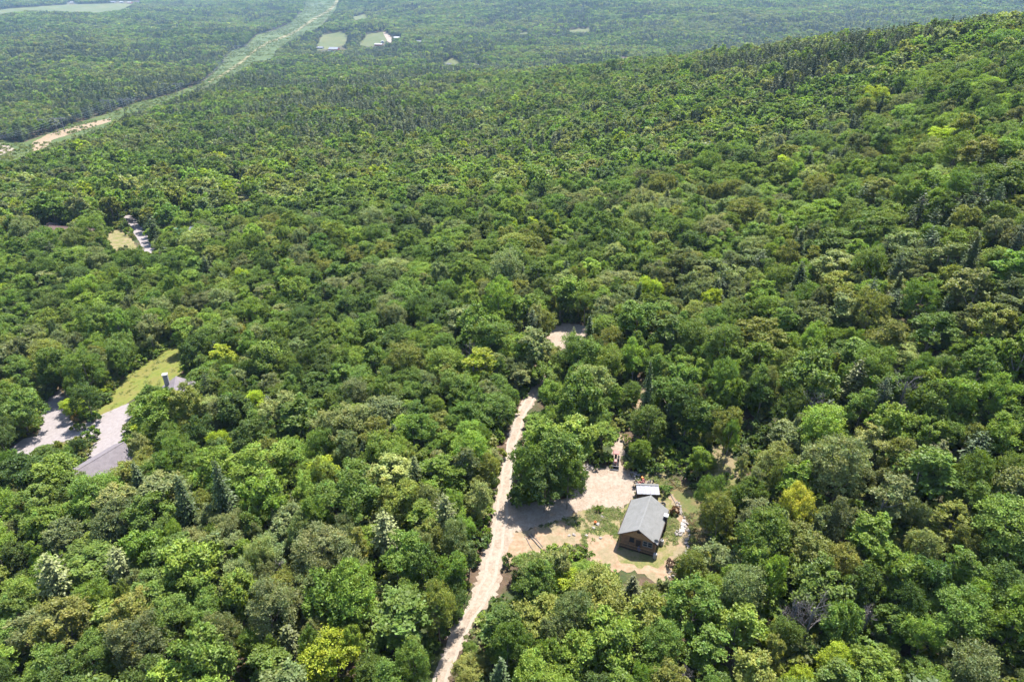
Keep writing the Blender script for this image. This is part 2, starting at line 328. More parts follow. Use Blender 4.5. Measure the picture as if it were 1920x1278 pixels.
def broad_crown(h, r, base, nl, ncard, cs, up=.35, spiky=0, flat=1.0, tuft=12, split=1):
    """crown of lobes, each a shell of leafy twig tufts; returns card verts, colour variation and lobes"""
    hc = h - base; cz = base + hc * .45; L = []
    offs = [(0, 0, 0, 1)] if split == 1 else [(math.cos(q) * r * .38, math.sin(q) * r * .38, rnd.uniform(-.14, .06) * hc, rnd.uniform(.6, .75)) for q in [rnd.random() * 6 + 2.1 * j for j in range(split)]]
    for i in range(nl):
        ox, oy, oz, s_ = offs[i % len(offs)]; m_ = nl / len(offs); k = i // len(offs) + .5
        ph = k * 2.39996 + rnd.uniform(-.6, .6); q = max(-.6, 1 - 1.6 * k / m_)
        rr = math.sqrt(max(0, 1 - q * q)) ** .85; j = rnd.uniform(.55, 1.0) * s_
        L.append((ox + rr * math.cos(ph) * r * j * .82, oy + rr * math.sin(ph) * r * j * .82, cz + oz + q * hc * .42 * rnd.uniform(.75, 1.05) * (.5 + .5 * s_), r * rnd.uniform(.2, .36)))
    L = np.array(L); nt_ = nl * tuft; wgt = L[:, 3] ** 2; wgt /= wgt.sum(); li = rng.choice(nl, nt_, p=wgt)
    d = sph(nt_); cen = L[li, :3]; out = cen - np.array([0, 0, cz - hc * .15]); out /= np.linalg.norm(out, axis=1, keepdims=True)
    d = d + out * .5 + np.array([0, 0, .4]); d /= np.linalg.norm(d, axis=1, keepdims=True)
    tc_ = cen + d * (L[li, 3] * rng.uniform(.6, 1.25, nt_))[:, None] * np.array([1, 1, .85 * flat]); tr_ = L[li, 3] * rng.uniform(.3, .5, nt_)
    if spiky: tc_ = tc_ + (out * .3 + np.array([0, 0, .35])) * rng.uniform(0, 1, (nt_, 1)) * r * .22
    ti = rng.integers(0, nt_, ncard); g = rng.normal(size=(ncard, 3)) * .5 * np.array([1, 1, .6 if not spiky else 1.5])
    Pc = tc_[ti] + g * tr_[ti][:, None]; td = d[ti]
    nm = td * .5 + sph(ncard) * .95 + np.array([0, 0, up])
    lob = rng.uniform(.86, 1.14, nl)[li]; tv = (rng.uniform(.78, 1.25, nt_) * lob)[ti]; lv = rng.uniform(.87, 1.13, ncard) * tv; hue = rng.normal(0, .06, nt_)[ti]
    var = np.stack([lv * (1 + hue), lv, lv * (1 - hue)], 1)
    if spiky: V = cards(Pc, nm, cs * rng.uniform(.6, 1.1, ncard), 1.9, td + np.array([0, 0, .8]))
    else: V = cards(Pc, nm, cs * rng.uniform(.7, 1.3, ncard))
    return V, var, L
def trunk_mb(h, base, L, r0, lean=0, n=6, limbs=5):
    mb = MB(); top = Vector((lean, 0, base + (h - base) * .6)); p = Vector((0, 0, -.6)); q = Vector((lean * .3, 0, base * .6)); mb.tube(p, q, r0, r0 * .8, n, cap=False)
    mb.tube(q, top, r0 * .8, r0 * .3, n)
    idxs = list(range(len(L))); rnd.shuffle(idxs)
    for k in idxs[:limbs]:
        t = rnd.uniform(.1, .7); s = q.lerp(top, t); e = Vector(L[k][:3]); m_ = s.lerp(e, .5) + Vector((0, 0, -.25)); mb.tube(s, m_, r0 * .4, r0 * .28, 5, cap=False); mb.tube(m_, e, r0 * .28, r0 * .08, 5)
    return mb
def spruce_crown(h, r, base, nw, nb, per, cs, droop=.35, plume=0):
    Pc = []; Nm = []; Ax = []; v = []
    for i in range(nw):
        t = i / (nw - 1); z = base + (h - base) * (t ** (.85 if not plume else .95)) * .97; rw = r * ((1 - t) ** (.8 if not plume else .55) * .92 + .05)
        if plume: rw *= rnd.uniform(.65, 1.1) * (.55 + .45 * min(1, t * 4))
        m_ = max(3, int(nb * (rw / r) ** .5))
        for b in range(m_):
            ph = 2 * math.pi * (b + rnd.random() * .7) / m_ + i * 1.1; L = rw * rnd.uniform(.75, 1.1); k = max(2, int(per * L / r + 1)); lz = rnd.uniform(-.1, .1); bv = rnd.uniform(.8, 1.2)
            for j in range(k):
                s = (j + .6) / k; x = L * s; zz = z - droop * L * s * (1 if not plume else -.35) + (.18 * L * s * s if not plume else .35 * L * s * s) + lz
                Pc.append((x * math.cos(ph) + rnd.uniform(-.12, .12) * r, x * math.sin(ph) + rnd.uniform(-.12, .12) * r, zz))
                Nm.append((rnd.uniform(-.5, .5) + .35 * math.cos(ph), rnd.uniform(-.5, .5) + .35 * math.sin(ph), 1)); Ax.append((math.cos(ph), math.sin(ph), .25 if plume else -.2)); v.append(bv * rnd.uniform(.75, 1.2) * (.8 + .45 * s))
    Pc = np.array(Pc); v = np.array(v)
    V = cards(Pc, np.array(Nm), cs * rng.uniform(.7, 1.2, len(Pc)), 1.5, np.array(Ax))
    return V, np.stack([v, v, v], 1)
def join_proto(name, crown, trunk, m, tm=M_BARK):
    """crown mesh + trunk as one mesh (for the instanced mass)"""
    V, var = crown; nq = len(V) // 4; f = np.arange(nq * 4).reshape(-1, 4)
    if trunk is not None:
        tv = np.array([list(p) for p in trunk.v]); tf = [q for q in trunk.f if len(q) == 4]
        f = np.concatenate([f, np.array(tf) + nq * 4]); V = np.concatenate([V, tv])
    me = fast_mesh(name, V, f); me.materials.append(m); me.materials.append(tm)
    mi = np.zeros(len(f), np.int32); mi[nq:] = 1; me.polygons.foreach_set('material_index', mi)
    c = np.ones((len(V), 4), np.float32); c[:nq * 4, :3] = np.repeat(var, 4, 0); at = me.attributes.new('leafvar', 'FLOAT_COLOR', 'POINT'); at.data.foreach_set('color', c.ravel())
    return bpy.data.objects.new(name, me)

BH = []    # near broadleaf: (crown mesh, trunk mesh, h, r)
KB = []
for i in range(14):
    r = rnd.uniform(2.5, 4.0); h = 11 + rnd.uniform(-1, 3); KB.append((h, r, h * rnd.uniform(.10, .30), int(9 + r * r * 1.7), int(5600 + r * r * 640), rnd.uniform(.085, .125), 1 if i % 3 == 1 else 0, rnd.uniform(.8, 1.5), 1 + (i * 7) % 4))
for i, (h, r, base, nl, nc, cs, sp, fl, spl) in enumerate(KB):
    V, var, L = broad_crown(h, r, base, nl, nc, cs, .4, sp, fl, 14, spl)
    tm = trunk_mb(h, base, L, .17, rnd.uniform(-.3, .3)); cm = finish('broadleaf_crown', V, var, None, M_LEAF)
    to = tm.build('broadleaf_trunk', M_BARK, link=False); BH.append((cm, to.data, h, r, (V, var), tm))
CH = []    # near conifers: two spruces, one hemlock, two pines
for i, (h, r, base, nw, nb, per, cs, dr, pl) in enumerate([(14, 2.6, 1.8, 28, 13, 20, .15, .35, 0), (15, 2.3, 2.5, 30, 12, 18, .15, .45, 0), (12, 2.5, 1.2, 24, 13, 20, .15, .25, 0), (16, 3.6, 5, 15, 10, 34, .17, .1, 1), (15, 3.2, 4, 14, 10, 32, .17, .1, 1)]):
    V, var = spruce_crown(h, r, base, nw, nb, per, cs, dr, pl); tm = MB(); tm.tube((0, 0, -.6), (0, 0, h * .93), .17, .04, 6)
    if pl:
        for k in range(12): a = rnd.random() * 6.3; z = rnd.uniform(base, h * .8); tm.tube((0, 0, z), (math.cos(a) * r * .7, math.sin(a) * r * .7, z + .6), .06, .02, 4, cap=False)
    cm = finish('conifer_crown', V, var, None, M_NEEDLE); to = tm.build('conifer_trunk', M_BARK, link=False); CH.append((cm, to.data, h, r, (V, var), tm, pl))

pc_b = bpy.data.collections.new('broadleaf_kinds'); pc_c = bpy.data.collections.new('conifer_kinds')
NBP = 0
for i, b in enumerate(BH): pc_b.objects.link(join_proto('a_near_%02d' % i, b[4], b[5], M_LEAF))
for i in range(6):
    h, r = 12.5, rnd.uniform(2.9, 3.9); V, var, L = broad_crown(h, r, 3.5, 20, 2400, .27, .4, i % 3 == 2, 1, 8, 1 + i % 3); pc_b.objects.link(join_proto('b_mid_%02d' % i, (V, var), trunk_mb(h, 3.5, L, .17, 0, 4, 2), M_LEAF))
for i in range(5):
    h, r = 12.5, rnd.uniform(3.1, 3.9); V, var, L = broad_crown(h, r, 3.5, 14, 520, .6, .4, 0, 1, 5, 1 + i % 2); pc_b.objects.link(join_proto('c_far_%02d' % i, (V, var), None, M_LEAF))
for i, b in enumerate(CH): pc_c.objects.link(join_proto('a_near_%02d' % i, b[4], b[5], M_NEEDLE))
for i in range(5):
    pl = i >= 3; h = 15; r = 3.4 if pl else 2.6; pc_c.objects.link(join_proto('b_mid_%02d' % i, spruce_crown(h, r, 4 if pl else 1.8, 11 if pl else 17, 9, 10, .32 if pl else .27, .35 if not pl else .1, pl), MB().tube((0, 0, -.5), (0, 0, h * .9), .17, .05, 4), M_NEEDLE))
for i in range(4):
    pl = i >= 2; h = 15; r = 3.3 if pl else 2.4; pc_c.objects.link(join_proto('c_far_%02d' % i, spruce_crown(h, r, 3 if pl else 1.5, 9 if pl else 12, 7, 5, .55, .35 if not pl else .1, pl), None, M_NEEDLE))

# ------------------------------------------------------------------ houses and the line: where they stand (ridge middle seen at a pixel)
def hpos(px, py, h): q = p2g(px, py, h); return float(q[0]), float(q[1])
HS = [ # px, py, h, rz, w, l, wall, roof, mats, label, category, name, chimney, small
 (186,858,5.0,-28,10,13,2.7,2.6,'cm','garage with a mauve grey roof at the end of the paved drive','garage','garage',False,False),
 (328,722,6.0,20,9,10,3.2,2.8,'cm','house with a mauve grey roof and stone chimney below the mown meadow','house','house',True,False),
 (112,424,5.5,80,9,12,3,2.5,'cb','brown-roofed house deep in the trees left of the paved road','house','house',False,False),
 (88,420,5.0,10,7,7,2.8,2.2,'cb','small brown-roofed wing left of the larger brown-roofed house','house','house',False,False),
 (169,428,4.5,70,7,8,2.6,2.0,'cb','separate brown-roofed garage between the houses and the paved road','garage','garage',False,False),
 (337,430,4.0,75,6,7,2.6,1.8,'wg','green-roofed building half hidden right of the paved road','house','house',False,False),
 (366,427,3.5,75,5,6,2.4,1.4,'wt','small white metal-roofed shed right of the green-roofed building','shed','shed',False,True),
 (626,90,8,80,20,30,5,5,'rt','big barn with a pale metal roof below the left farm field','barn','barn',False,True),
 (600,88,6,80,12,20,4,3,'wt','low pale shed left of the big barn','shed','shed',False,True),
 (619,95,5,80,10,14,3.5,2.5,'wt','small white shed in front of the big barn','shed','shed',False,True),
 (710,82,6,80,11,26,4,3,'rw','long red building with a white roof under the right farm field','barn','barn',False,True),
 (717,77,6,10,11,14,4,3,'ww','white farmhouse between the right farm field and country road','house','house',False,True),
 (744,69,7,80,14,20,4,3.5,'ww','white house right of the country road','house','house',False,True),
 (785,77,6,80,12,16,4,3,'wt','white house in trees between the country road and the hilltop','house','house',False,True),
 (822,80,6,70,10,14,4,3,'cw','cream house in the valley trees, rightmost of the farm houses','house','house',False,True),
 (898,122,6,30,9,15,4,3,'ww','lone white house in the mid valley woods below the farm houses','house','house',False,True),
 (842,119,5,80,8,12,3.5,2.5,'cs','cream house beside a small clearing left of the lone white house','house','house',False,True),
 (135,4,7,80,16,22,5,3,'ww','white building above the far upper left field, left one','house','house',False,True),
 (212,3,7,80,16,26,5,3,'wt','pale metal-roofed building above the far field, left of a row','house','house',False,True),
 (228,3,7,80,14,20,5,3,'ww','white building second in the row above the far field','house','house',False,True),
 (243,4,7,80,16,24,5,3,'rw','red building third in the row above the far field','house','house',False,True),
 (258,2,7,80,14,24,5,3,'wb','brown-roofed white building at the right end of the far row','house','house',False,True),
 (1171,108,6,70,10,14,4,3,'wb','pinkish-roofed house in the valley left of the hilltop','house','house',False,True),
 (1143,103,6,70,9,12,4,3,'ww','white house in the valley just left of the pinkish-roofed one','house','house',False,True),
 (1039,64,7,70,14,18,4,3,'ws','white house far up the valley above the hill\'s left shoulder','house','house',False,True)]
HOUSES = []
for a in HS: x, y = hpos(a[0], a[1], a[2]); HOUSES.append((x, y, R(a[3])) + a[4:])
LINE = [(-40,292),(95,251),(222,211),(322,178),(405,132),(455,98),(525,62),(598,14)]

# ------------------------------------------------------------------ where trees stand
TONES = {'dark green': (.055, .098, .024), 'mid green': (.088, .150, .030), 'fresh green': (.120, .195, .032), 'grey green': (.112, .150, .060), 'olive green': (.130, .165, .038), 'lime green': (.19, .27, .025),
         'golden yellow': (.27, .30, .04), 'yellow green': (.21, .28, .03), 'pale green': (.165, .21, .075)}
TONES = {k: (v[0] * 1.24, v[1] * 1.08, v[2] * 1.0) for k, v in TONES.items()}
TN = list(TONES); TV = np.array([TONES[k] for k in TN])
CT = {'deep green': (.050, .072, .022), 'bluish green': (.066, .090, .040), 'olive': (.10, .115, .034), 'pale': (.15, .165, .06)}
CTN = list(CT); CTV = np.array([CT[k] for k in CTN])
# clearings kept open as the photo shows them (photo pixels)
OPEN = [[(800,1300),(811,1278),(824,1241),(837,1208),(841,1181),(856,1165),(871,1144),(884,1120),(893,1085),(905,1040),(916,1000),(925,950),(935,900),(944,850),(957,800),(978,755),(1003,722),(1012,738),(992,770),(977,820),(966,860),(962,900),(960,940),(968,988),(960,1015),(945,1040),(943,1060),(940,1090),(930,1118),(898,1150),(884,1174),(872,1204),(857,1235),(830,1300)], [(1035,612),(1062,607),(1095,612),(1100,626),(1062,632),(1048,645),(1036,640)], [(1000,725),(1015,718),(1012,738),(992,770),(985,755)],
        [(960,1000),(1000,990),(1052,974),(1085,952),(1090,925),(1090,890),(1114,880),(1146,874),(1143,850),(1152,828),(1168,825),(1175,850),(1190,885),(1240,888),(1262,905),(1308,925),(1308,960),(1300,985),(1318,1005),(1300,1035),(1285,1035),(1262,1070),(1238,1090),(1190,1062),(1150,1064),(1120,1055),(1108,1030),(1085,1014),(1050,1006),(1015,1005),(1000,1030),(962,1040)],
        [(1338,845),(1355,850),(1380,878),(1380,895),(1362,900),(1345,925),(1335,900)], [(1190,765),(1204,700),(1216,698),(1208,745),(1196,770)],
        [(178,785),(205,745),(248,698),(320,650),(342,650),(342,700),(345,718),(320,722),(285,716),(240,755),(200,775)],
        [(82,795),(80,765),(100,735),(112,732),(118,750),(120,790),(140,800),(195,778),(236,760),(222,785),(205,800),(228,830),(225,845),(195,868),(160,868),(185,825),(165,815),(110,826),(62,830),(60,848),(25,850),(30,832),(70,816)],
        [(232,405),(250,402),(272,432),(290,468),(278,476),(262,455),(245,428)], [(207,456),(206,444),(214,443),(226,468),(214,470)], [(232,442),(242,441),(258,468),(250,471)], [(80,420),(126,416),(126,424),(84,426)], [(160,424),(178,424),(178,432),(162,432)],
        [(408,360),(436,349),(440,352),(416,362)], [(452,372),(460,362),(465,368),(460,384)], [(328,424),(346,421),(346,427),(330,431)], [(360,424),(372,422),(372,427),(362,429)], CORR, CORR_ROAD] + FIELDS + [ROAD_FAR] + GAPS + \
       [[(590,90),(650,88),(650,94),(596,98)], [(696,84),(722,80),(722,86),(698,88)], [(892,118),(902,116),(902,124),(894,124)], [(736,66),(752,66),(752,72),(738,72)], [(780,76),(790,74),(790,80),(782,80)], [(125,2),(140,2),(140,8),(125,8)], [(205,0),(262,0),(262,6),(210,6)], [(1166,106),(1176,106),(1176,112),(1166,112)], [(1036,62),(1042,62),(1042,66),(1036,66)]]
NOTREE = [[p2g(*q)[:2] for q in z_] for z_ in ([(1180,858),(1260,842),(1310,870),(1300,900),(1262,905),(1190,895)], [(1150,790),(1196,790),(1215,870),(1150,872)], [(1345,800),(1400,790),(1440,860),(1400,905),(1380,870)])]
WOPEN = [[(a[0] + dx, a[1] + dy) for dx, dy in ((-r_, -r_), (r_, -r_), (r_, r_), (-r_, r_))] for a in HOUSES + [(27.3, 106.5, 0, 5, 4)] for r_ in [max(a[3], a[4]) * .5 + 1.5]] + [q for k in ('gravel_road', 'gravel_driveway', 'yard_turf', 'bare_dirt', 'scrub_ground', 'meadow', 'paved_driveway', 'asphalt_road', 'power_line_corridor', 'roadside_lawn', 'field', 'country_road', 'clearing', 'dirt_track') for q in PLY[k]]
def blocked(x, y, z, h, r, tree=True):
    """True where a tree would stand in, or be seen across, a clearing"""
    b = np.zeros(x.shape, bool)
    for q in (WOPEN + NOTREE if tree else WOPEN):
        lo = np.min([p[:2] for p in q], 0) - 2; hi = np.max([p[:2] for p in q], 0) + 2
        k = (x > lo[0]) & (x < hi[0]) & (y > lo[1]) & (y < hi[1])
        if k.any(): b[k] |= inpoly(x[k], y[k], q)
    for fx, fy, fz in ((0, 0, .98), (0, 0, .7), (0, 0, .4), (-.9, 0, .6), (.9, 0, .6), (-.6, -.6, .5), (.6, -.6, .5), (-.65, 0, .85), (.65, 0, .85), (0, .6, .85), (-.6, .6, .7), (.6, .6, .7), (0, -.7, .75)):
        px, py, d = proj(x + fx * r, y + fy * r, z + fz * h); lo_ok = np.zeros(x.shape, bool) if tree else h < 1.1
        for q in OPEN:
            qa = np.array(q); k = ~b & ~lo_ok & (px > qa[:, 0].min()) & (px < qa[:, 0].max()) & (py > qa[:, 1].min()) & (py < qa[:, 1].max())
            if k.any(): b[k] |= inpoly(px[k], py[k], q)
    return b
def vnoise(x, y, s, seed):
    """smooth value noise in numpy"""
    r_ = np.random.default_rng(seed).random((256, 256)); x = x / s + 1000; y = y / s + 1000
    i = np.floor(x).astype(int); j = np.floor(y).astype(int); fx = x - i; fy = y - j; fx = fx * fx * (3 - 2 * fx); fy = fy * fy * (3 - 2 * fy)
    g = lambda a, b: r_[a % 256, b % 256]
    return (g(i, j) * (1 - fx) + g(i + 1, j) * fx) * (1 - fy) + (g(i, j + 1) * (1 - fx) + g(i + 1, j + 1) * fx) * fy
# special trees read off the photo: pixel of the crown's middle, kind, height, crown radius, tone, label
SPEC = [
 (1003,858,'b',16,4.6,'mid green','tall mid green tree at the corner of the gravel road and driveway'),
 (1048,850,'b',17,4.4,'mid green','tall mid green tree above the driveway bend, pale trunk showing under its crown'),
 (1066,895,'b',13,3.4,'mid green','tree on the driveway edge facing the open gravel parking area'),
 (1022,905,'b',12,3.6,'dark green','dark low-branched tree standing over the shaded driveway mouth'),
 (1020,815,'b',16,4.2,'fresh green','fresh green tree behind the pair that shades the driveway mouth'),
 (1500,955,'b',13,2.9,'golden yellow','golden yellow tree alone among green ones right of the cabin'),
 (1318,1048,'b',4.5,2.2,'golden yellow','low golden bush beside the stone-edged yard, below the round shade tree'),
 (1292,1062,'b',3.5,1.8,'yellow green','yellow green bush at the lower right corner of the cabin yard'),
 (620,1240,'b',12,5.0,'yellow green','broad yellow green tree at the bottom edge, left of the gravel road'),
 (1065,1096,'b',8,2.8,'lime green','bright lime green tree just below the yard clearing left of the cabin'),
 (1550,1232,'b',9,3.4,'lime green','bright lime green tree at the bottom edge far right of the cabin'),
 (1490,1262,'b',7,2.6,'lime green','small lime green tree cut by the bottom edge right of the cabin'),
 (1330,925,'b',13,2.6,'mid green','slender green tree at the right rim of the scrub clearing'),
 (365,655,'b',13,4.2,'dark green','dark round tree at the upper right end of the mown meadow'),
 (157,690,'b',17,5.2,'mid green','big tree between the mown meadow and the upper left drive'),
 (160,745,'b',13,4.0,'dark green','dense dark tree shading the paved drive beside the meadow'),
 (745,1170,'b',15,6.4,'mid green','very broad round-topped tree left of the road, largest crown at the bottom edge'),
 (845,1120,'b',9,3.0,'dark green','dark tree on the left verge of the gravel road near the bottom'),
 (1215,725,'s',19,1.9,'deep green','tall thin spruce beside the dirt trail uphill of the red tractor'),
 (1290,765,'b',14,4.0,'dark green','large dark shaded tree uphill from the storage shed'),
 (1090,742,'b',16,4.6,'mid green','tall tree uphill of the driveway clump, bright side towards the road'),
 (1130,815,'b',8,3.0,'fresh green','small fresh green tree left of the red tractor'),
 (1198,835,'b',8,2.6,'fresh green','small fresh green tree right of the trail behind the red tractor'),
 (345,935,'s',17,3.0,'deep green','dark spruce poking out of pale broadleaf trees at mid left'),
 (415,915,'s',19,3.2,'deep green','tall dark spruce among leafy crowns left of the parcel'),
 (100,1080,'p',15,3.8,'pale','pale yellowish pine with open plumes at lower left'),
 (225,1062,'p',13,3.4,'pale','pale pine right of the other open-plumed pine at lower left'),
 (262,905,'s',15,2.6,'deep green','dark little spruce with a pale neighbour below the paved parking pad'),
 (722,1000,'p',14,3.6,'pale','pale pine with a dark heart left of the road'),
 (835,965,'p',14,3.2,'olive','olive pine close to the left side of the gravel road'),
 (1105,620,'s',13,2.2,'deep green','spruce beside the sandy turnaround at the end of the road'),
 (1075,640,'s',12,2.0,'olive','olive spruce at the near edge of the sandy turnaround'),
 (1155,905,'b',.1,.1,'mid green',''),
]
SPEC = [q for q in SPEC if q[6]]
DEAD = [(880,636,9,3.4,'leafless purplish grey tree amid the dense canopy left of the turnaround'), (522,1046,5,2.4,'small leafless brownish tree in the canopy at lower middle left'),
        (603,1188,8,1.8,'thin white dead tree above the broad yellow green tree'), (1705,705,12,2.2,'white dead snag standing out high on the right slope'),
        (1530,1128,9,2.6,'tall grey dead tree with upright branches lower right'), (1500,1118,8,2.0,'grey dead tree just left of the tallest dead one lower right'), (1525,735,10,1.8,'drooping grey dead tree beside a dark spruce on the right slope'),
        (465,672,9,1.8,'grey dead tree right of the dark meadow tree'), (1636,1135,5,2.4,'wide grey leafless crown in the canopy at lower right'), (1290,1258,5,1.6,'small bare tree at the bottom edge below the cabin'), (600,590,7,2.2,'bare greyish tree near the left tip of the wooded parcel'), (810,548,7,2.6,'bare greyish tree in the middle of the wooded parcel')]
spec = []
for (px, py, kd, h, r, tone, lab) in SPEC:
    q = p2g(px, py, h * .62); spec.append((q[0], q[1], q[2], kd, h, r, tone, lab))
dead = []
for (px, py, h, r, lab) in DEAD:
    q = p2g(px, py, h * .7 + 4); dead.append((q[0], q[1], q[2], h + 4, r, lab))

def region(px, py, sp):       # world gaussians from photo pixels
    q = p2g(px, py); return q[0], q[1], sp
CONR = [(region(a, b, s), k) for a, b, s, k in ((650,160,170,.9),(850,140,200,.75),(500,240,120,.75),(1000,220,110,.85),(1250,200,90,.8),(1380,120,110,.9),(1500,150,80,.8),(1480,260,50,.6),(1650,330,30,.4),
        (150,120,500,.85),(400,100,600,.75),(100,200,250,.9),(300,180,250,.75),(700,90,300,.5),(1150,60,600,.5),(1500,40,500,.5),(60,440,40,.2),(450,300,60,.55),(40,290,90,.6),(150,330,60,.35),(1180,560,12,.7),(1330,520,14,.55),(1500,480,22,.5),(1130,480,15,.5),(1700,420,25,.4),(1550,780,8,.3),(1400,300,45,.55),(1300,360,28,.45),(1620,240,50,.5),(1750,470,22,.45),(1600,420,20,.4),(1200,420,18,.4),(1880,300,30,.4),(1000,330,40,.3),(300,330,60,.4),(1250,720,9,.4),(1450,600,12,.4))]
def conprob(x, y):
    p = np.full(x.shape, .045)
    for (cx, cy, s), k in CONR: p = np.maximum(p, k * np.exp(-((x - cx) ** 2 + (y - cy) ** 2) / (2 * s * s)))
    p = np.where(y > 800, np.maximum(p, .42), p); nn = sstep(.42, .60, .4 * vnoise(x, y, 30, 5) + .6 * vnoise(x, y, 120, 6))
    return np.clip(p * (.10 + 1.75 * nn), 0.01, .85)

T = {k: [] for k in 'x y h r'.split()}
# near band: darts of mixed sizes
cell = 6.0; hsh = {}
def near_ok(x, y, r, k=1.0):
    i, j = int(x // cell), int(y // cell)
    for a in range(i - 2, i + 3):
        for b in range(j - 2, j + 3):
            for (X, Y, Rr) in hsh.get((a, b), ()):
                if (X - x) ** 2 + (Y - y) ** 2 < ((Rr + r) * k) ** 2: return False
    return True
def put(x, y, r): hsh.setdefault((int(x // cell), int(y // cell)), []).append((x, y, r))
for q in spec: put(q[0], q[1], q[5] * .9)
for q in dead: put(q[0], q[1], q[4] * .8)
YN = 420
for rad, cnt in ((4.4, 1100), (3.5, 8000), (2.8, 30000), (2.2, 60000), (1.6, 30000)):
    Y = np.sqrt(rng.random(cnt)) * (YN - 15) + 15; X = rng.uniform(-1, 1, cnt) * (Y * .93 + 45)
    for x, y in zip(X, Y):
        r = rad * rnd.uniform(.9, 1.12) * (1 + .28 * min(1, max(0, (y - 130) / 250)))
        if near_ok(x, y, r, .73): put(x, y, r); T['x'].append(x); T['y'].append(y); T['r'].append(r); T['h'].append(0)
for (y0, y1, s) in ((YN, 800, 6.6), (800, 1500, 8.0), (1500, 2500, 9.8), (2500, 5000, 13.0)):
    ny = int((y1 - y0) / (s * .87)); 
    for j in range(ny):
        y = y0 + (j + .5) * s * .87; hw = y * .9 + 40; nx = int(2 * hw / s); x = -hw + (np.arange(nx) + .5 * (j % 2)) * s
        T['x'] += list(x + rng.uniform(-.48, .48, nx) * s); T['y'] += list(y + rng.uniform(-.48, .48, nx) * s); T['r'] += list(s * rng.uniform(.46, .82, nx)); T['h'] += [0] * nx
X = np.array(T['x']); Y = np.array(T['y']); RR = np.array(T['r'])
Z = gz(X, Y)
# in front of the camera, with margin
px, py, d = proj(X, Y, Z + 8); k = (d > 20) & (px > -260) & (px < W0 + 260) & (py > -60) & (py < H0 + 420); X, Y, RR, Z = X[k], Y[k], RR[k], Z[k]
con = rng.random(len(X)) < conprob(X, Y)
con &= RR < np.where(Y < YN, 3.0 + .8 * sstep(130, 380, Y), 99)
hn = vnoise(X, Y, 45, 9)
Hh = np.where(con, 11.5 + 5 * rng.random(len(X)) + 3 * hn, (7.2 + 1.6 * RR.clip(0, 5.5) + rng.normal(0, 1.5, len(X)).clip(-3, 3)) * (.8 + .35 * hn))
Hh = np.where(con & (Y < YN), 9.5 + 4.5 * rng.random(len(X)) , Hh)
keep = np.zeros(len(X), bool); sc = np.ones(len(X)); todo = np.ones(len(X), bool)
for f in (1, .72, .5, .33):
    ii = np.where(todo)[0]; b = blocked(X[ii], Y[ii], Z[ii], Hh[ii] * f, np.where(con[ii], np.minimum(RR[ii], 2.6), RR[ii] * 1.1) * np.sqrt(f)); ok = ii[~b]; keep[ok] = True; sc[ok] = f; todo[ok] = False
Hh = Hh * (1 + .16 * sstep(200, 500, Y)) * (1 + sstep(500, 1000, Y) * .55 * (vnoise(X, Y, 55, 77) - .5)); Hh = Hh * sc; RR = RR * np.sqrt(sc); con &= ~((sc < .7) & (Y < YN))
X, Y, Z, Hh, RR, con = (q[keep] for q in (X, Y, Z, Hh, RR, con))
# drop what the ground's own ridges hide
px, py, d = proj(X, Y, Z + Hh); gpx, gpy, _ = proj(X, Y, Z + 3); col = (px // 12).astype(int); order = np.argsort(d); vis = np.ones(len(X), bool); mn = {}
cols = col[order]; pyo = py[order]; gpo = gpy[order]
for t in range(len(order)):
    c = cols[t]; m_ = mn.get(c, 1e9)
    if pyo[t] > m_ + 9: vis[order[t]] = False
    if gpo[t] < m_: mn[c] = gpo[t]
X, Y, Z, Hh, RR, con = (q[vis] for q in (X, Y, Z, Hh, RR, con))
NT = len(X)
# tones: patches plus individual spread
p1 = vnoise(X, Y, 30, 21); p2 = vnoise(X, Y, 120, 22); u_ = rng.random(NT)
fr = sstep(500, 1200, Y); p3 = vnoise(X, Y, 300, 23); sc_ = (p1 * .5 + p2 * .3 + u_ * .55) * (1 - fr) + fr * (p1 * .2 + p2 * .5 + p3 * .35 + u_ * .3)
sc_ = np.where(Y > YN, (sc_ - .56) * 1.5 + .56, sc_)
tb = np.select([sc_ < .42, sc_ < .70, sc_ < .86, sc_ < .98], [0, 1, 2, 4], 3)
v_ = rng.random(NT); tb = np.where(v_ > .93, 3, tb); tb = np.where(v_ < .05, 8, tb); tb = np.where((v_ > .05) & (v_ < .062), 5, tb); tb = np.where((v_ > .075) & (v_ < .13), 1, tb)
tc = np.select([u_ < .5, u_ < .75, u_ < .94], [0, 1, 2], 3)
tone = np.where(con[:, None], CTV[tc] * np.where(Y > YN, .68, .88)[:, None], TV[tb]) * rng.uniform(.8, 1.25, (NT, 1)) * (1 + rng.normal(0, .035, (NT, 3)))
yaw = rng.uniform(0, 2 * math.pi, NT); tilt = rng.normal(0, .05, (NT, 2))
px, py, d = proj(X, Y, Z + Hh * .65)
inf = (px > -10) & (px < W0 + 10) & (py > -10) & (py < H0 + 25)
size = Hh * RR / d ** 2
def top(mask, n_):
    ii = np.where(mask & inf)[0]; return set(ii[np.argsort(-size[ii])][:n_].tolist())
n_sb = sum(1 for q in spec if q[3] == 'b'); n_sc = len(spec) - n_sb
indb = top(~con, 300 - n_sb); indc = top(con, 300 - n_sc); IND = sorted(indb | indc)
print('trees', NT, 'near', int((Y < YN).sum()), 'conifers', int(con.sum()), round(time.time() - T0, 1), 's')

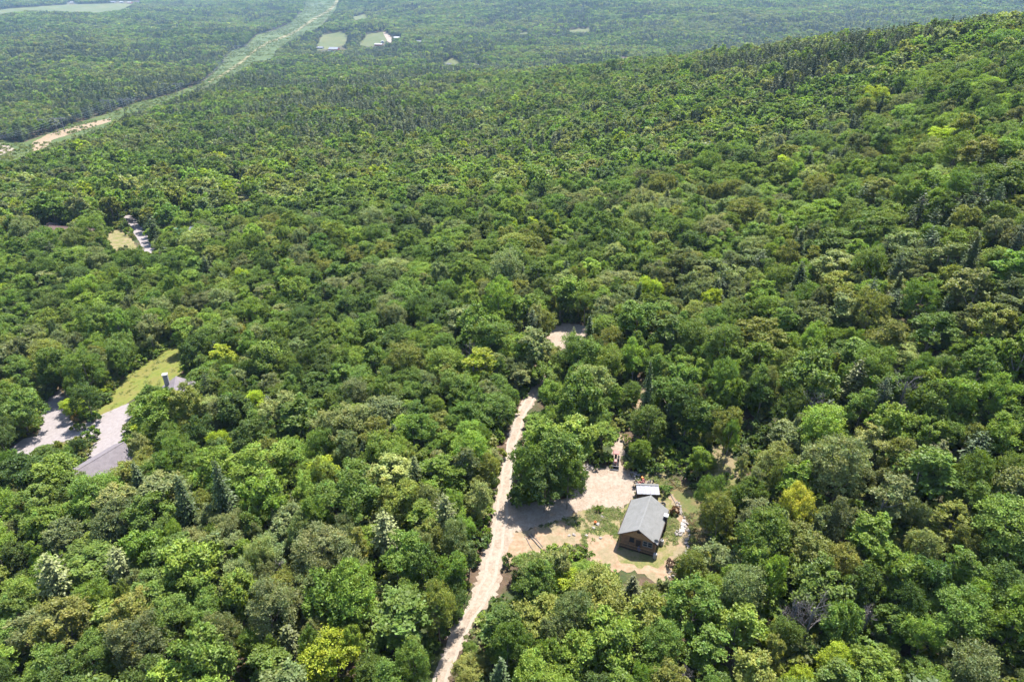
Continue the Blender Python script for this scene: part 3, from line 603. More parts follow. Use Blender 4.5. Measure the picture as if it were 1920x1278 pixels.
# ------------------------------------------------------------------ individual trees, with a label that finds each
LM = [('the cabin', 1205, 985), ('the gravel parking area', 1120, 915), ('the red tractor', 1155, 860), ('the sandy turnaround', 1060, 625), ('the golden yellow tree', 1500, 960), ('the slender tree on the scrub clearing', 1330, 935),
      ('the yard\'s lime green tree', 1065, 1096), ('the bottom lime green tree', 1550, 1232), ('the tall grey dead tree', 1530, 1128), ('the white dead snag', 1705, 705), ('the drooping dead tree', 1525, 735), ('the bare trail patch', 1360, 880),
      ('the broad yellow green tree', 620, 1250), ('the broad round-topped tree', 745, 1170), ('the small brownish leafless tree', 522, 1046), ('the thin white dead tree', 603, 1188), ('the pale dark-hearted pine', 722, 1000), ('the purplish leafless tree', 880, 636),
      ('the bottom left corner', 0, 1278), ('the bottom right corner', 1920, 1278), ('the road\'s bottom end', 840, 1270), ('the pale open-plumed pine', 100, 1080), ('the dark spruce at mid left', 345, 935), ('the grey garage roof', 190, 850),
      ('the grey roof with a chimney', 312, 716), ('the mown meadow', 270, 700), ('the dark round meadow tree', 365, 655), ('the paved drive', 90, 780), ('the left paved road', 262, 440), ('the brown-roofed houses', 110, 420),
      ('the wide leafless crown', 1636, 1135), ('the driveway mouth', 985, 985), ('the right edge at mid height', 1920, 700), ('the left edge at mid height', 0, 620), ('the nearest road bend', 935, 940), ('the cabin yard\'s lower rim', 1180, 1080), ('the wood\'s edge far right', 1860, 950),
      ('the thin tall spruce', 1215, 725), ('the right slope\'s top', 1850, 150), ('the photo\'s centre', 960, 480), ('the far hilltop conifers', 1400, 110), ('the lines\' near tower', 95, 240), ('the left woods\' middle', 560, 860), ('the right woods\' middle', 1600, 560), ('the upper left woods', 520, 330), ('the upper middle conifers', 800, 200)]
ORD = ['nearest', 'second', 'third', 'fourth', 'fifth', 'sixth', 'seventh', 'eighth', 'ninth', 'tenth', 'eleventh', 'twelfth'] + ['%d%s' % (k, {1: 'st', 2: 'nd', 3: 'rd'}.get(k % 10, 'th') if k > 20 else 'th') for k in range(13, 320)]
cand = {}
for i in IND:
    x_, y_ = px[i], py[i]; dd = [(x_ - a) ** 2 + (y_ - b) ** 2 for _, a, b in LM]; k = int(np.argmin(dd)); dx, dy = x_ - LM[k][1], y_ - LM[k][2]
    side = ('right of' if dx > 0 else 'left of') if abs(dx) > abs(dy) else ('below' if dy > 0 else 'above')
    kd = 'broadleaf tree' if not con[i] else None
    cand.setdefault((k, side, bool(con[i])), []).append((dd[k], i))
lab = {}
def asz(i): return 'tall' if Hh[i] > 13.5 else ('small' if Hh[i] < 7.5 else ('broad' if RR[i] > 3.9 else ''))
for (k, side, c), L_ in cand.items():
    for o_, (dd, i) in enumerate(sorted(L_)):
        t_ = (CTN[tc[i]] if c else TN[tb[i]]); nm = 'conifer' if c else 'leafy tree'; z_ = asz(i)
        od = 'nearest' if o_ == 0 else ORD[o_] + ' nearest'
        nm0 = LM[k][0] if False else LM[k][0]
        pre = {'right of': 'on its right', 'left of': 'on its left', 'below': 'below it', 'above': 'above it'}[side]
        lab[i] = ' '.join((z_ + ' ' + t_ + ' ' + nm + ' ' + od + ' to ' + nm0 + ', ' + pre).split())
        if len(lab[i].replace('-', ' ').split()) > 13: lab[i] = ' '.join((t_ + ' ' + ('conifer' if c else 'tree') + ' ' + od + ' to ' + nm0 + ', ' + pre).split())
def place_tree(kind, x, y, z, h, r, tone_, label, yw, tl=(0, 0)):
    if kind == 'b': cm, tmm, ph, pr = rnd.choice(BH)[:4]
    elif kind == 's': cm, tmm, ph, pr = rnd.choice([q for q in CH if not q[6]])[:4]
    else: cm, tmm, ph, pr = rnd.choice([q for q in CH if q[6]])[:4]
    b_ = kind == 'b'; nm = {'b': 'broadleaf_tree', 's': 'spruce_tree', 'p': 'pine_tree'}[kind]
    e = empty(nm, (x, y, z), yw, label=label, cat='broadleaf tree' if b_ else 'conifer', group='broadleaf trees of the near wood' if b_ else 'conifers standing in the wood')
    e.rotation_euler = (tl[0], tl[1], yw); e.scale = (r / pr, r / pr, h / ph)
    c_ = bpy.data.objects.new('crown', cm); C.objects.link(c_); c_.parent = e; c_['tone'] = [float(q) for q in tone_]
    t_ = bpy.data.objects.new('trunk', tmm); C.objects.link(t_); t_.parent = e
    return e
for i in IND:
    kd = 'b' if not con[i] else ('p' if tc[i] in (1, 3) or rnd.random() < .2 else 's')
    r_ = RR[i] * (1.18 if not con[i] else 1.0)
    place_tree(kd, X[i], Y[i], Z[i], Hh[i], r_ if not con[i] else max(2.3, min(3.3, r_ * 1.15)), tone[i], lab[i], yaw[i], tilt[i])
for (x, y, z, kd, h, r, tn, lb) in spec:
    place_tree(kd, x, y, z, h, r, TONES.get(tn) or CT[tn], lb, rnd.random() * 6.28)
# dead trees: each grown on its own
def dead_mesh(h, r, dense):
    mb = MB(); 
    def br(p, dr, L, rad, lv):
        m__ = p + dr * L * .5 + Vector((rnd.uniform(-1, 1), rnd.uniform(-1, 1), rnd.uniform(-.5, .5))) * L * .05; q = p + dr * L; mb.tube(p, m__, rad, rad * .75, 5 if lv == 0 else 3, cap=False); mb.tube(m__, q, rad * .75, rad * .3, 5 if lv == 0 else 3, cap=False)
        if lv >= 4: return
        for k in range((12 if lv == 0 else (5 if lv < 3 else 3)) if dense else (7 if lv == 0 else 3)):
            t = rnd.uniform(.35, 1); a = rnd.random() * 6.3; out = Vector((math.cos(a), math.sin(a), rnd.uniform(.1, .9))).normalized()
            br(p + dr * L * t, (dr * .45 + out * .8).normalized(), L * (rnd.uniform(.2, .34) if lv == 0 else rnd.uniform(.4, .62)) * (1.25 - t * .5), rad * .5 * (1.1 - t * .4), lv + 1)
    br(Vector((0, 0, -.5)), Vector((rnd.uniform(-.06, .06), rnd.uniform(-.06, .06), 1)).normalized(), h * .74, .13, 0)
    return mb
for (x, y, z, h, r, lb) in dead:
    mb = dead_mesh(h, r, True); tr = MB(); tr.tube((0, 0, -.6), (0, 0, h * .45), .2, .15, 6)
    e = empty('dead_tree', (x, y, z), 0, label=lb, cat='dead tree', group='leafless trees in the wood')
    mb.build('branches', M_DEAD, e); tr.tube((0, 0, h * .45), (0, 0, h * .7), .16, .1, 6); tr.build('trunk', M_DEAD, e)

# ------------------------------------------------------------------ the rest of the wood: one object per kind
def gn_instances(name, pos, pidx, rot, scl, tn, coll, kind='stuff'):
    me = bpy.data.meshes.new(name); m = len(pos); me.vertices.add(m); me.vertices.foreach_set('co', np.ascontiguousarray(pos, np.float32).ravel())
    for nm, typ, arr, key in (('pidx', 'INT', pidx, 'value'), ('rot', 'FLOAT_VECTOR', rot, 'vector'), ('scl', 'FLOAT_VECTOR', scl, 'vector'), ('tone', 'FLOAT_VECTOR', tn, 'vector')):
        a = me.attributes.new(nm, typ, 'POINT'); a.data.foreach_set(key, np.ascontiguousarray(arr, np.int32 if typ == 'INT' else np.float32).ravel())
    o = bpy.data.objects.new(name, me); C.objects.link(o)
    g = bpy.data.node_groups.new(name, 'GeometryNodeTree'); g.interface.new_socket('Geometry', in_out='INPUT', socket_type='NodeSocketGeometry'); g.interface.new_socket('Geometry', in_out='OUTPUT', socket_type='NodeSocketGeometry')
    gi = g.nodes.new('NodeGroupInput'); goo = g.nodes.new('NodeGroupOutput'); ip = g.nodes.new('GeometryNodeInstanceOnPoints'); ci = g.nodes.new('GeometryNodeCollectionInfo')
    ci.inputs['Collection'].default_value = coll; ci.inputs['Separate Children'].default_value = True; ci.inputs['Reset Children'].default_value = True
    ip.inputs['Pick Instance'].default_value = True
    def na(nm, typ): q = g.nodes.new('GeometryNodeInputNamedAttribute'); q.data_type = typ; q.inputs['Name'].default_value = nm; return q.outputs['Attribute']
    g.links.new(gi.outputs[0], ip.inputs['Points']); g.links.new(ci.outputs[0], ip.inputs['Instance'])
    g.links.new(na('pidx', 'INT'), ip.inputs['Instance Index']); g.links.new(na('rot', 'FLOAT_VECTOR'), ip.inputs['Rotation']); g.links.new(na('scl', 'FLOAT_VECTOR'), ip.inputs['Scale'])
    g.links.new(ip.outputs[0], goo.inputs[0]); md = o.modifiers.new('instances', 'NODES'); md.node_group = g
    tag(o, kind=kind); return o
rest = np.ones(NT, bool); rest[IND] = False
def mass(mask, name, label, coll, near, mid, far_, ph, pr, crown):
    ii = np.where(mask)[0]; dd = d[ii]; pi = np.where(dd < 330, rng.integers(0, near, len(ii)), np.where(dd < 1000, near + rng.integers(0, mid, len(ii)), near + mid + rng.integers(0, far_, len(ii))))
    s = np.stack([RR[ii] * crown / pr, RR[ii] * crown / pr, Hh[ii] / ph], 1)
    if pr < 3: s[:, :2] = np.clip(s[:, :2], .85, np.where(dd > 1400, 2.3, np.where(dd > 600, 1.7, 1.45))[:, None])
    o = gn_instances(name, np.stack([X[ii], Y[ii], Z[ii]], 1), pi, np.stack([tilt[ii, 0], tilt[ii, 1], yaw[ii]], 1), s, tone[ii], coll); o['label'] = label
mass(rest & ~con, 'broadleaf_forest', 'dense green broadleaf forest covering slopes and valley to the horizon', pc_b, 14, 6, 5, 12.5, 3.4, 1.18)
mass(rest & con, 'conifer_forest', 'dark pines and spruces massed among the leafy forest and far hills', pc_c, 5, 5, 4, 15, 2.6, 1.15)
# shrubs and saplings under and between the trees, and on the rims of the clearings
pc_u = bpy.data.collections.new('undergrowth_kinds')
for i in range(5):
    V, var, L = broad_crown(2.2, 1.5, .1, 9, 700, .15, .4, i % 2, 1, 7); pc_u.objects.link(join_proto('u_%02d' % i, (V, var), None, M_LEAF))
m_ = 56000; uy = np.sqrt(rng.random(m_)) * 380 + 12; ux = rng.uniform(-1, 1, m_) * (uy * .9 + 30); uz = gz(ux, uy); uh = rng.uniform(.7, 3.2, m_) * (.6 + .8 * vnoise(ux, uy, 14, 33)); ur = uh * rng.uniform(.5, .95, m_) + .2
qx, qy, qd = proj(ux, uy, uz); k = (qx > -80) & (qx < W0 + 80) & (qy > 200) & (qy < H0 + 120); b_ = blocked(ux, uy, uz, uh, ur * .7, False); k &= ~b_
ux, uy, uz, uh, ur = (q[k] for q in (ux, uy, uz, uh, ur)); nu = len(ux)
utn = TV[rng.choice([0, 1, 2, 3, 4, 8, 5], nu, p=[.2, .3, .17, .1, .15, .05, .03])] * rng.uniform(.8, 1.2, (nu, 1))
o = gn_instances('undergrowth', np.stack([ux, uy, uz], 1), rng.integers(0, 5, nu), np.stack([np.zeros(nu), np.zeros(nu), rng.uniform(0, 6.28, nu)], 1), np.stack([ur / 1.5, ur / 1.5, uh / 2.2], 1), utn, pc_u); o['label'] = 'leafy shrubs and saplings filling gaps between the trees and clearing rims'
print('forest', round(time.time() - T0, 1))
#PART2
# ------------------------------------------------------------------ materials for built things
M_LOG = surf('brown_log', [(2.5, [(.3, (0.15, 0.090, 0.055)), (.7, (0.29, 0.185, 0.115))])], .8, .02, 8)
M_TANWOOD = surf('tan_board', [(3, [(.3, (.26, .16, .085)), (.7, (.38, .25, .14))])], .8)
M_DARKW = plain('dark_wood', (.05, .035, .03), .8)
M_SHING = surf('grey_shingle', [(1.1, [(.35, (0.112, 0.112, 0.108)), (.65, (0.141, 0.141, 0.138))])], .9, .02, 14)
M_SHING2 = surf('mauve_shingle', [(1.1, [(.35, (0.110, 0.096, 0.103)), (.65, (0.142, 0.125, 0.132))])], .9)
M_BROWNR = surf('brown_shingle', [(1.1, [(.35, (.10, .064, .058)), (.65, (.145, .095, .086))])], .9)
M_GREENR = plain('green_metal', (.08, .20, .17), .5)
M_WHITE = plain('white_paint', (.27, .268, .265), .6, 0, .08)
M_CREAM = plain('cream_wall', (.45, .42, .36), .8, 0, .1)
M_REDB = plain('barn_red', (.30, .07, .05), .8)
M_GLASS = plain('window_glass', (.03, .04, .055), .08, 0, .1)
M_METAL = plain('galvanised_metal', (.15, .155, .185), .6, .1, .22, 1.4)
M_CONC = surf('pale_concrete', [(3, [(.3, (0.20, 0.187, 0.172)), (.7, (0.28, 0.262, 0.245))])], .9)
M_STONE = surf('pale_stone', [(2.5, [(.3, (0.150, 0.132, 0.117)), (.7, (0.285, 0.252, 0.232))])], .95, .05, 6)
M_BLACK = plain('black_rubber', (.02, .02, .022), .85)
M_RED = plain('faded_red_paint', (.24, .05, .045), .5, 0, .2)
M_PINK = plain('sun_faded_red', (.26, .105, .095), .6, 0, .15)
M_ORANGE = plain('orange_plastic', (.62, .22, .05), .5)
M_STEEL = plain('dark_steel', (.07, .06, .065), .5, .6)
M_TIMBER = surf('raw_timber', [(4, [(.3, (.14, .11, .075)), (.7, (.21, .17, .12))])], .85)
M_WIRE = plain('wire', (.30, .33, .36), .5, .5); M_POLE = plain('weathered_pole', (.20, .19, .19), .8)
M_BLUE = plain('blue_tarp', (.05, .10, .25), .5)

def gable_roof(t, w, l, z, rh, ov, m, name='roof', course=.22, thick=.12):
    """both slopes laid in overlapping courses, with a ridge cap; built across x, ridge along y"""
    sl = math.hypot(w / 2, rh); mb = MB(); nco = max(3, int(sl / course)) if course else 1
    for s in (-1, 1):
        for k in range(nco):
            a, b = k / nco, (k + 1) / nco
            xa, za = s * (w / 2) * (1 - a), z + rh * a; xb, zb = s * (w / 2) * (1 - b), z + rh * b; lift = .03 if course else 0
            y0, y1 = -l / 2, l / 2; e = [(xa, y0, za + lift), (xa, y1, za + lift), (xb, y1, zb), (xb, y0, zb)]
            if s == -1: e = e[::-1]
            mb.quad(*e); mb.quad((xa, y0, za), (xa, y1, za), (xa, y1, za + lift), (xa, y0, za + lift))
        e = [(s * w / 2, -l / 2, z - thick), (s * w / 2, l / 2, z - thick), (0, l / 2, z + rh - thick), (0, -l / 2, z + rh - thick)]; mb.quad(*e)
        for y in (-l / 2, l / 2): mb.quad((s * w / 2, y, z - thick), (s * w / 2, y, z), (0, y, z + rh), (0, y, z + rh - thick))
        mb.quad((s * w / 2, -l / 2, z - thick), (s * w / 2, l / 2, z - thick), (s * w / 2, l / 2, z), (s * w / 2, -l / 2, z))
    o = mb.build(name, m, t); rc = MB().box((0, 0, z + rh + .02), (.3, l + .02, .06)); rc.build('ridge_cap', m, o); return o
def wall_panel(t, c, w, h, axis, m, course=.25, name='wall', th=.2):
    """one wall of stacked courses facing +-x or +-y, each course slightly proud of its joint"""
    mb = MB(); nco = max(1, int(h / course)); hh = h / nco
    for k in range(nco):
        d = (w, th - (k % 2) * .02, hh * .92) if axis == 'y' else (th - (k % 2) * .02, w, hh * .92)
        mb.box((c[0], c[1], c[2] + hh * (k + .5)), d)
    d = (w - .05, th * .6, h) if axis == 'y' else (th * .6, w - .05, h); mb.box((c[0], c[1], c[2] + h / 2), d)
    return mb.build(name, m, t)
def gable_end(t, y, w, z, rh, m, name='gable', th=.14):
    mb = MB(); nb_ = max(4, int(w / .3))
    for k in range(nb_):
        x0, x1 = -w / 2 + w * k / nb_, -w / 2 + w * (k + 1) / nb_ - .02; f = lambda x: z + rh * (1 - abs(x) / (w / 2)); yy = y
        a = [(x0, yy - th / 2, z), (x1, yy - th / 2, z), (x1, yy - th / 2, f(x1)), (x0, yy - th / 2, f(x0))]; mb.poly(a); b = [(p[0], yy + th / 2, p[2]) for p in a]; mb.poly(b[::-1])
        mb.quad(a[1], b[1], b[2], a[2]); mb.quad(a[0], a[3], b[3], b[0])
    return mb.build(name, m, t)
def window(t, c, w, h, axis, sgn, fm=None, th=.1):
    fm = fm or M_WHITE; f = MB(); x, y, z = c
    def bx(u, v, du, dv, dd, off): return ((x + u, y + sgn * off, z + v), (du, dd, dv)) if axis == 'y' else ((x + sgn * off, y + u, z + v), (dd, du, dv))
    for u, v, du, dv in ((-w / 2, 0, .09, h + .09), (w / 2, 0, .09, h + .09), (0, h / 2, w, .09), (0, -h / 2, w + .2, .11), (0, 0, w - .09, .05)):
        f.box(*bx(u, v, du, dv, th, .05))
    fo = f.build('window', fm, t); p = MB(); p.box(*bx(0, 0, w - .06, h - .06, .03, .03)); p.build('pane', M_GLASS, fo); return fo
def house(x, y, rz, w, l, wh, rh, wm, rm, label, cat='house', name='house', group=None, chim=False, small=False, dz=0):
    z = float(gz(x, y)) + dz; t = empty(name, (x, y, z), rz, label=label, cat=cat, group=group); iw, il = w - .7, l - .7
    for s in (-1, 1):
        wall_panel(t, (0, s * (il / 2 - .1), -.6), iw, wh + .5, 'y', wm, .4, th=.2); wall_panel(t, (s * (iw / 2 - .1), 0, -.6), il - .42, wh + .5, 'x', wm, .4, th=.2)
        gable_end(t, s * (il / 2 - .1), iw - .1, wh - .1, rh * .96 * iw / w, wm)
    r = gable_roof(t, w, l, wh, rh, .4, rm, course=0 if small else .3)
    if chim: cb = MB(); cb.box((-2.4, l * .36, (wh + rh) * .6), (1.2, 1.2, (wh + rh) * 1.4)); cb.box((-2.4, l * .36, (wh + rh) * 1.32), (1.5, 1.5, .25)); cb.build('chimney', M_CONC, r)
    for s in (-1, 1):
        for u in ((-.28, .28) if small else (-.32, 0, .32)):
            window(t, (s * (iw / 2), u * il, wh * .55), 1.0, 1.1, 'x', s)
        window(t, (-iw * .25, s * il / 2, wh * .55), 1.0, 1.1, 'y', s)
    d = MB().box((iw * .2, -il / 2 - .04, 1.0), (.95, .1, 2.0)); dd = d.build('door', M_DARKW, t); MB().box((iw * .2 + .35, -il / 2 - .12, 1.0), (.06, .06, .14)).build('handle', M_METAL, dd)
    return t

# ------------------------------------------------------------------ cabin
CX, CY = 24.8, 95.8; CZ = float(gz(CX, CY)); RZ = R(-23.0)
cab = empty('cabin', (CX, CY, CZ), RZ, label='brown log cabin with a grey gable roof and front deck in the dirt clearing', cat='cabin')
W_, L_ = 6.4, 8.3; EH, RH = 3.15, 2.3
wall_panel(cab, (0, -L_ / 2 + .1, -.4), W_, EH + .4, 'y', M_LOG, .24); wall_panel(cab, (0, L_ / 2 - .1, -.4), W_, EH + .4, 'y', M_LOG, .24)
for s in (-1, 1): wall_panel(cab, (s * (W_ / 2 - .1), 0, -.4), L_ - .42, EH + .4, 'x', M_LOG, .24)
gable_end(cab, -L_ / 2 - .16, W_ + .3, EH - .25, RH * .97, M_TANWOOD); gable_end(cab, L_ / 2 - .1, W_ - .2, EH, RH * .86, M_LOG)
roof = gable_roof(cab, 7.3, 9.9, EH, RH + .1, .4, M_SHING, course=.17)
fb = MB()
for s in (-1, 1):
    a = Vector((s * 3.66, -4.97, EH - .1)); b = Vector((0, -4.97, EH + RH)); fb.tube(a, b, .08, .08, 4)
fb.build('barge_board', M_DARKW, roof)
vent = MB(); vent.box((0, -L_ / 2 - .25, EH + RH * .55), (.7, .06, .45)); [vent.box((0, -L_ / 2 - .29, EH + RH * .55 - .15 + .1 * k), (.6, .04, .03)) for k in range(4)]; vent.build('gable_vent', M_DARKW, cab)
window(cab, (-1.15, -L_ / 2 + .0, 1.95), .8, 1.0, 'y', -1, M_DARKW); 
for x in (1.35, 2.25): window(cab, (x, -L_ / 2 + .0, 1.95), .78, 1.15, 'y', -1)
for y in (-2.4, .3, 2.6): window(cab, (W_ / 2, y, 1.8), .9, 1.1, 'x', 1); window(cab, (-W_ / 2, y, 1.8), .9, 1.1, 'x', -1)
dr = MB().box((.1, -L_ / 2 - .03, 1.25), (.9, .08, 2.0)).build('door', M_DARKW, cab); MB().box((.45, -L_ / 2 - .1, 1.2), (.06, .06, .15)).build('handle', M_METAL, dr)
dk = MB(); dk.box((0, -L_ / 2 - .75, .28), (W_ + .3, .14, .22))
for k in range(5): dk.box((0, -L_ / 2 - .12 - .15 * k, .42), (W_ + .2, .14, .05))
dko = dk.build('deck', M_DARKW, cab)
rl = MB(); rl.box((0, -L_ / 2 - .78, 1.32), (W_ + .4, .09, .07)); rl.box((0, -L_ / 2 - .78, .6), (W_ + .4, .05, .05))
for k in range(33): rl.box((-W_ / 2 - .05 + k * .2, -L_ / 2 - .78, .95), (.04, .04, .68))
rl.build('railing', M_TANWOOD, dko)
for s in (-1, 1): MB().box((s * (W_ / 2 + .1), -L_ / 2 - .78, (EH - .3) / 2), (.14, .14, EH + .25)).build('porch_post', M_TANWOOD, cab)
ch = MB(); ch.box((W_ / 2 + .42, 2.3, 1.9), (.62, .75, 4.2)); cho = ch.build('chimney', M_STEEL, cab); MB().box((W_ / 2 + .42, 2.3, 4.06), (.85, .95, .22)).build('chimney_cap', M_WHITE, cho)
gt = MB(); gt.tube((3.72, -4.9, EH - .05), (3.72, 4.9, EH - .05), .07, .07, 6); gt.tube((-3.72, -4.9, EH - .05), (-3.72, 4.9, EH - .05), .07, .07, 6); gt.build('gutter', M_DARKW, roof)
ds = MB(); nn_ = 12
for k in range(nn_):
    a, b = 2 * math.pi * k / nn_, 2 * math.pi * (k + 1) / nn_; r1, r2 = .2, .42
    f = lambda a, r, z: (3.35 + r * math.cos(a), -4.6 - z, EH + .75 + r * math.sin(a))
    ds.quad(f(a, r1, .0), f(b, r1, .0), f(b, r2, .12), f(a, r2, .12)); ds.poly([f(a, r1, .0), (3.35, -4.57, EH + .75), f(b, r1, .0)])
ds.tube((3.35, -4.5, EH + .1), (3.35, -4.57, EH + .75), .03, .03, 5); ds.build('satellite_dish', M_WHITE, cab)
def cl(x, y): v = Matrix.Rotation(RZ, 2) @ Vector((x, y)); return CX + v.x, CY + v.y
def lathe(prof, n=12):
    mb = MB()
    for i in range(len(prof) - 1):
        (r0, z0), (r1, z1) = prof[i], prof[i + 1]
        for k in range(n):
            a, b = 2 * math.pi * k / n, 2 * math.pi * (k + 1) / n
            mb.quad((r0 * math.cos(a), r0 * math.sin(a), z0), (r0 * math.cos(b), r0 * math.sin(b), z0), (r1 * math.cos(b), r1 * math.sin(b), z1), (r1 * math.cos(a), r1 * math.sin(a), z1))
    return mb
def prop(name, x, y, mb_mats, label, cat, rz=0, dz=0, group=None):
    t = empty(name, (x, y, float(gz(x, y)) + .05 + dz), rz, label=label, cat=cat, group=group)
    for nm, mb, m in mb_mats: mb.build(nm, m, t)
    return t
for (lx, ly, lb) in ((3.95, -1.6, 'white gas tank upright against the cabin\'s right wall, behind the chimneyless corner'), (3.55, -5.3, 'white gas tank by the cabin\'s front right porch post')):
    x, y = cl(lx, ly); prop('gas_tank', x, y, [('body', lathe([(0, 0), (.3, 0), (.38, .12), (.38, 1.0), (.3, 1.18), (.12, 1.24)]), M_WHITE), ('collar', lathe([(.15, 1.2), (.15, 1.38), (.12, 1.38)]), M_METAL)], lb.replace(', behind the chimneyless corner', ' near its middle'), 'gas tank')
for (px_, py_, lb) in ((1198, 1034, 'blue folding chair in the cabin\'s front shade'), (1178, 1028, 'dark folding chair in the shade left of the blue one')):
    q = unz(px_, py_, CZ); c = MB().box((0, 0, .45), (.5, .5, .05)); b = MB().box((0, .27, .75), (.5, .05, .6), rx=-.2); lgs = [('leg', MB().tube((sx * .22, sy * .22, 0), (sx * .22, sy * .22, .45), .02), M_METAL) for sx in (-1, 1) for sy in (-1, 1)]
    prop('folding_chair', q[0], q[1], [('seat', c, M_BLUE if 'blue f' in lb else M_STEEL), ('backrest', b, M_BLUE if 'blue f' in lb else M_STEEL)] + lgs, lb, 'chair', .5)

# ------------------------------------------------------------------ storage shed, rack, garden things behind the cabin
sx, sy = 27.3, 105.7; sz = float(gz(sx, sy))
sh = empty('storage_shed', (sx, sy, sz), R(-3), label='low dark shed with a silver panelled roof right behind the cabin', cat='shed')
for s in (-1, 1): wall_panel(sh, (s * 2.05, 0, -.3), 2.1, 2.2, 'x', M_DARKW, .3, th=.12)
wall_panel(sh, (0, 1.1, -.3), 4.2, 2.4, 'y', M_DARKW, .3, th=.12); wall_panel(sh, (0, -1.05, -.3), 3.96, 2.1, 'y', M_STEEL, .3, th=.08)
for k in range(5):
    x = -1.8 + .9 * k; p = MB(); 
    for j in range(6): p.box((x - .37 + j * .148, -.2, 2.15), (.07, 2.3, .035), rx=.16); 
    p.box((x, -.2 + .05 * (k % 2), 2.12), (.80, 2.3, .03), rx=.16, rz=rnd.uniform(-.03, .03)); p.build('roof_panel', M_METAL, sh); MB().box((x + .44, -.2, 2.17), (.07, 2.32, .09), rx=.16).build('seam', M_STEEL, sh)
MB().box((0, 1.1, 2.4), (4.6, .55, .05), rx=-.1).build('ridge_panel', M_SHING, sh)
rx_, ry_ = 27.2, 108.9
rk = empty('lumber_rack', (rx_, ry_, float(gz(rx_, ry_))), R(3), label='pale timber rack of stacked boards behind the silver-roofed shed', cat='rack')
for sx_ in (-1.9, 0, 1.9):
    for sy_ in (-.5, .5): MB().box((sx_, sy_, .4), (.12, .12, .9)).build('leg', M_TIMBER, rk)
for k in range(9): MB().box((rnd.uniform(-.1, .1), -.55 + .137 * k, .88 + rnd.uniform(0, .05)), (4.3 + rnd.uniform(-.3, .3), .11, .05), rz=rnd.uniform(-.01, .01)).build('board', M_TIMBER, rk)
def item(name, dx, m, lb, cat, kind):
    x, y = rx_ + dx, ry_ + rnd.uniform(-.2, .2); dz = .9
    if kind == 'box': c = MB(); c.box((0, 0, .05), (.7, .5, .05)); [c.box((a * .33, 0, .2), (.04, .5, .3)) for a in (-1, 1)]; [c.box((0, a * .24, .2), (.62, .03, .3)) for a in (-1, 1)]; ps = [('body', c, m)]
    else: ps = [('body', lathe([(0, .0), (.14, .0), (.18, .36), (.15, .36), (.12, .05), (0, .05)]), m), ('handle', MB().tube((-.17, 0, .36), (0, 0, .5), .015).tube((0, 0, .5), (.17, 0, .36), .015), M_METAL)]
    prop(name, x, y, ps, lb, cat, rnd.random(), dz)
item('crate', -.9, M_RED, 'red open crate lying on the timber rack, left of the others', 'crate', 'box'); item('crate', -.1, M_PINK, 'pinkish open crate on the timber rack beside the red one', 'crate', 'box'); item('crate', -1.7, M_STEEL, 'dark crate at the left end of the timber rack', 'crate', 'box')
item('bucket', .8, M_WHITE, 'white bucket in the middle of the timber rack, right of the crates', 'bucket', 'b'); item('bucket', 1.3, M_WHITE, 'white bucket beside the dark one on the timber rack', 'bucket', 'b'); item('bucket', 1.9, M_BLACK, 'black bucket at the right end of the timber rack', 'bucket', 'b')
q = p2g(1204, 899); wheels = [('wheel', MB().tube((s * .25, -.15, .2), (s * .33, -.15, .2), .2, .2, 12), M_BLACK) for s in (-1, 1)]
prop('garden_tiller', q[0], q[1], [('engine', MB().box((0, 0, .5), (.4, .5, .35), taper=.8), M_ORANGE), ('housing', MB().box((0, -.3, .25), (.45, .4, .3)), M_RED), ('handlebar', MB().tube((-.2, .2, .5), (-.25, .9, 1.0), .025).tube((.2, .2, .5), (.25, .9, 1.0), .025).tube((-.25, .9, 1.0), (.25, .9, 1.0), .025), M_STEEL)] + wheels, 'orange garden tiller with a handlebar behind the timber rack', 'tiller', .3)

# ------------------------------------------------------------------ tractor
q = unz(1154, 864, float(gz(22.2, 117.3)) + .4); TX, TY = q[0], q[1]
tr = empty('tractor', (TX, TY, float(gz(TX, TY)) + .05), R(-10), label='faded red tractor with a black front bucket on the trail above the gravel area', cat='tractor')
hood = MB().box((0, -.75, 1.0), (.62, 1.35, .55), taper=.86).build('hood', M_RED, tr); 
for s in (-1, 0, 1): MB().box((s * .17, -.75, 1.29), (.07, 1.1, .02)).build('stripe', M_WHITE, hood)
MB().box((0, -.3, .62), (.5, 2.6, .35)).build('chassis', M_STEEL, tr)
for s in (-1, 1):
    MB().box((s * .62, .62, 1.05), (.34, .95, .07), rx=.05).box((s * .47, .62, .85), (.05, .95, .4)).build('fender', M_WHITE if s > 0 else M_RED, tr)
    for (y, r, w_) in ((.65, .62, .36), (-1.2, .4, .26)):
        ty = MB().tube((s * (.62 - w_ / 2), y, r), (s * (.62 + w_ / 2), y, r), r, r, 16)
        for k in range(12): a = k * math.pi / 6; ty.box((s * .62, y + (r + .01) * math.cos(a), r + (r + .01) * math.sin(a)), (w_ * .95, .09, .05), rx=a - math.pi / 2)
        wo_ = ty.build('wheel', M_BLACK, tr); MB().tube((s * (.62 + w_ / 2), y, r), (s * (.64 + w_ / 2), y, r), r * .5, r * .4, 10).build('rim', M_PINK, wo_)
    arm = MB().tube((s * .42, .1, 1.15), (s * .42, -1.3, 1.05), .06).tube((s * .42, -1.3, 1.05), (s * .42, -2.0, .35), .06); arm.build('loader_arm', M_STEEL, tr)
    MB().tube((s * .2, -1.43, 1.05), (s * .2, -1.48, 1.05), .08, .08, 8).build('headlight', M_WHITE, tr)
    for y in (.15, 1.05): MB().box((s * .55, y, 1.65), (.06, .06, 1.2)).build('canopy_post', M_STEEL, tr)
MB().box((0, .62, 2.3), (1.35, 1.35, .1), taper=.9).build('canopy', M_PINK, tr)
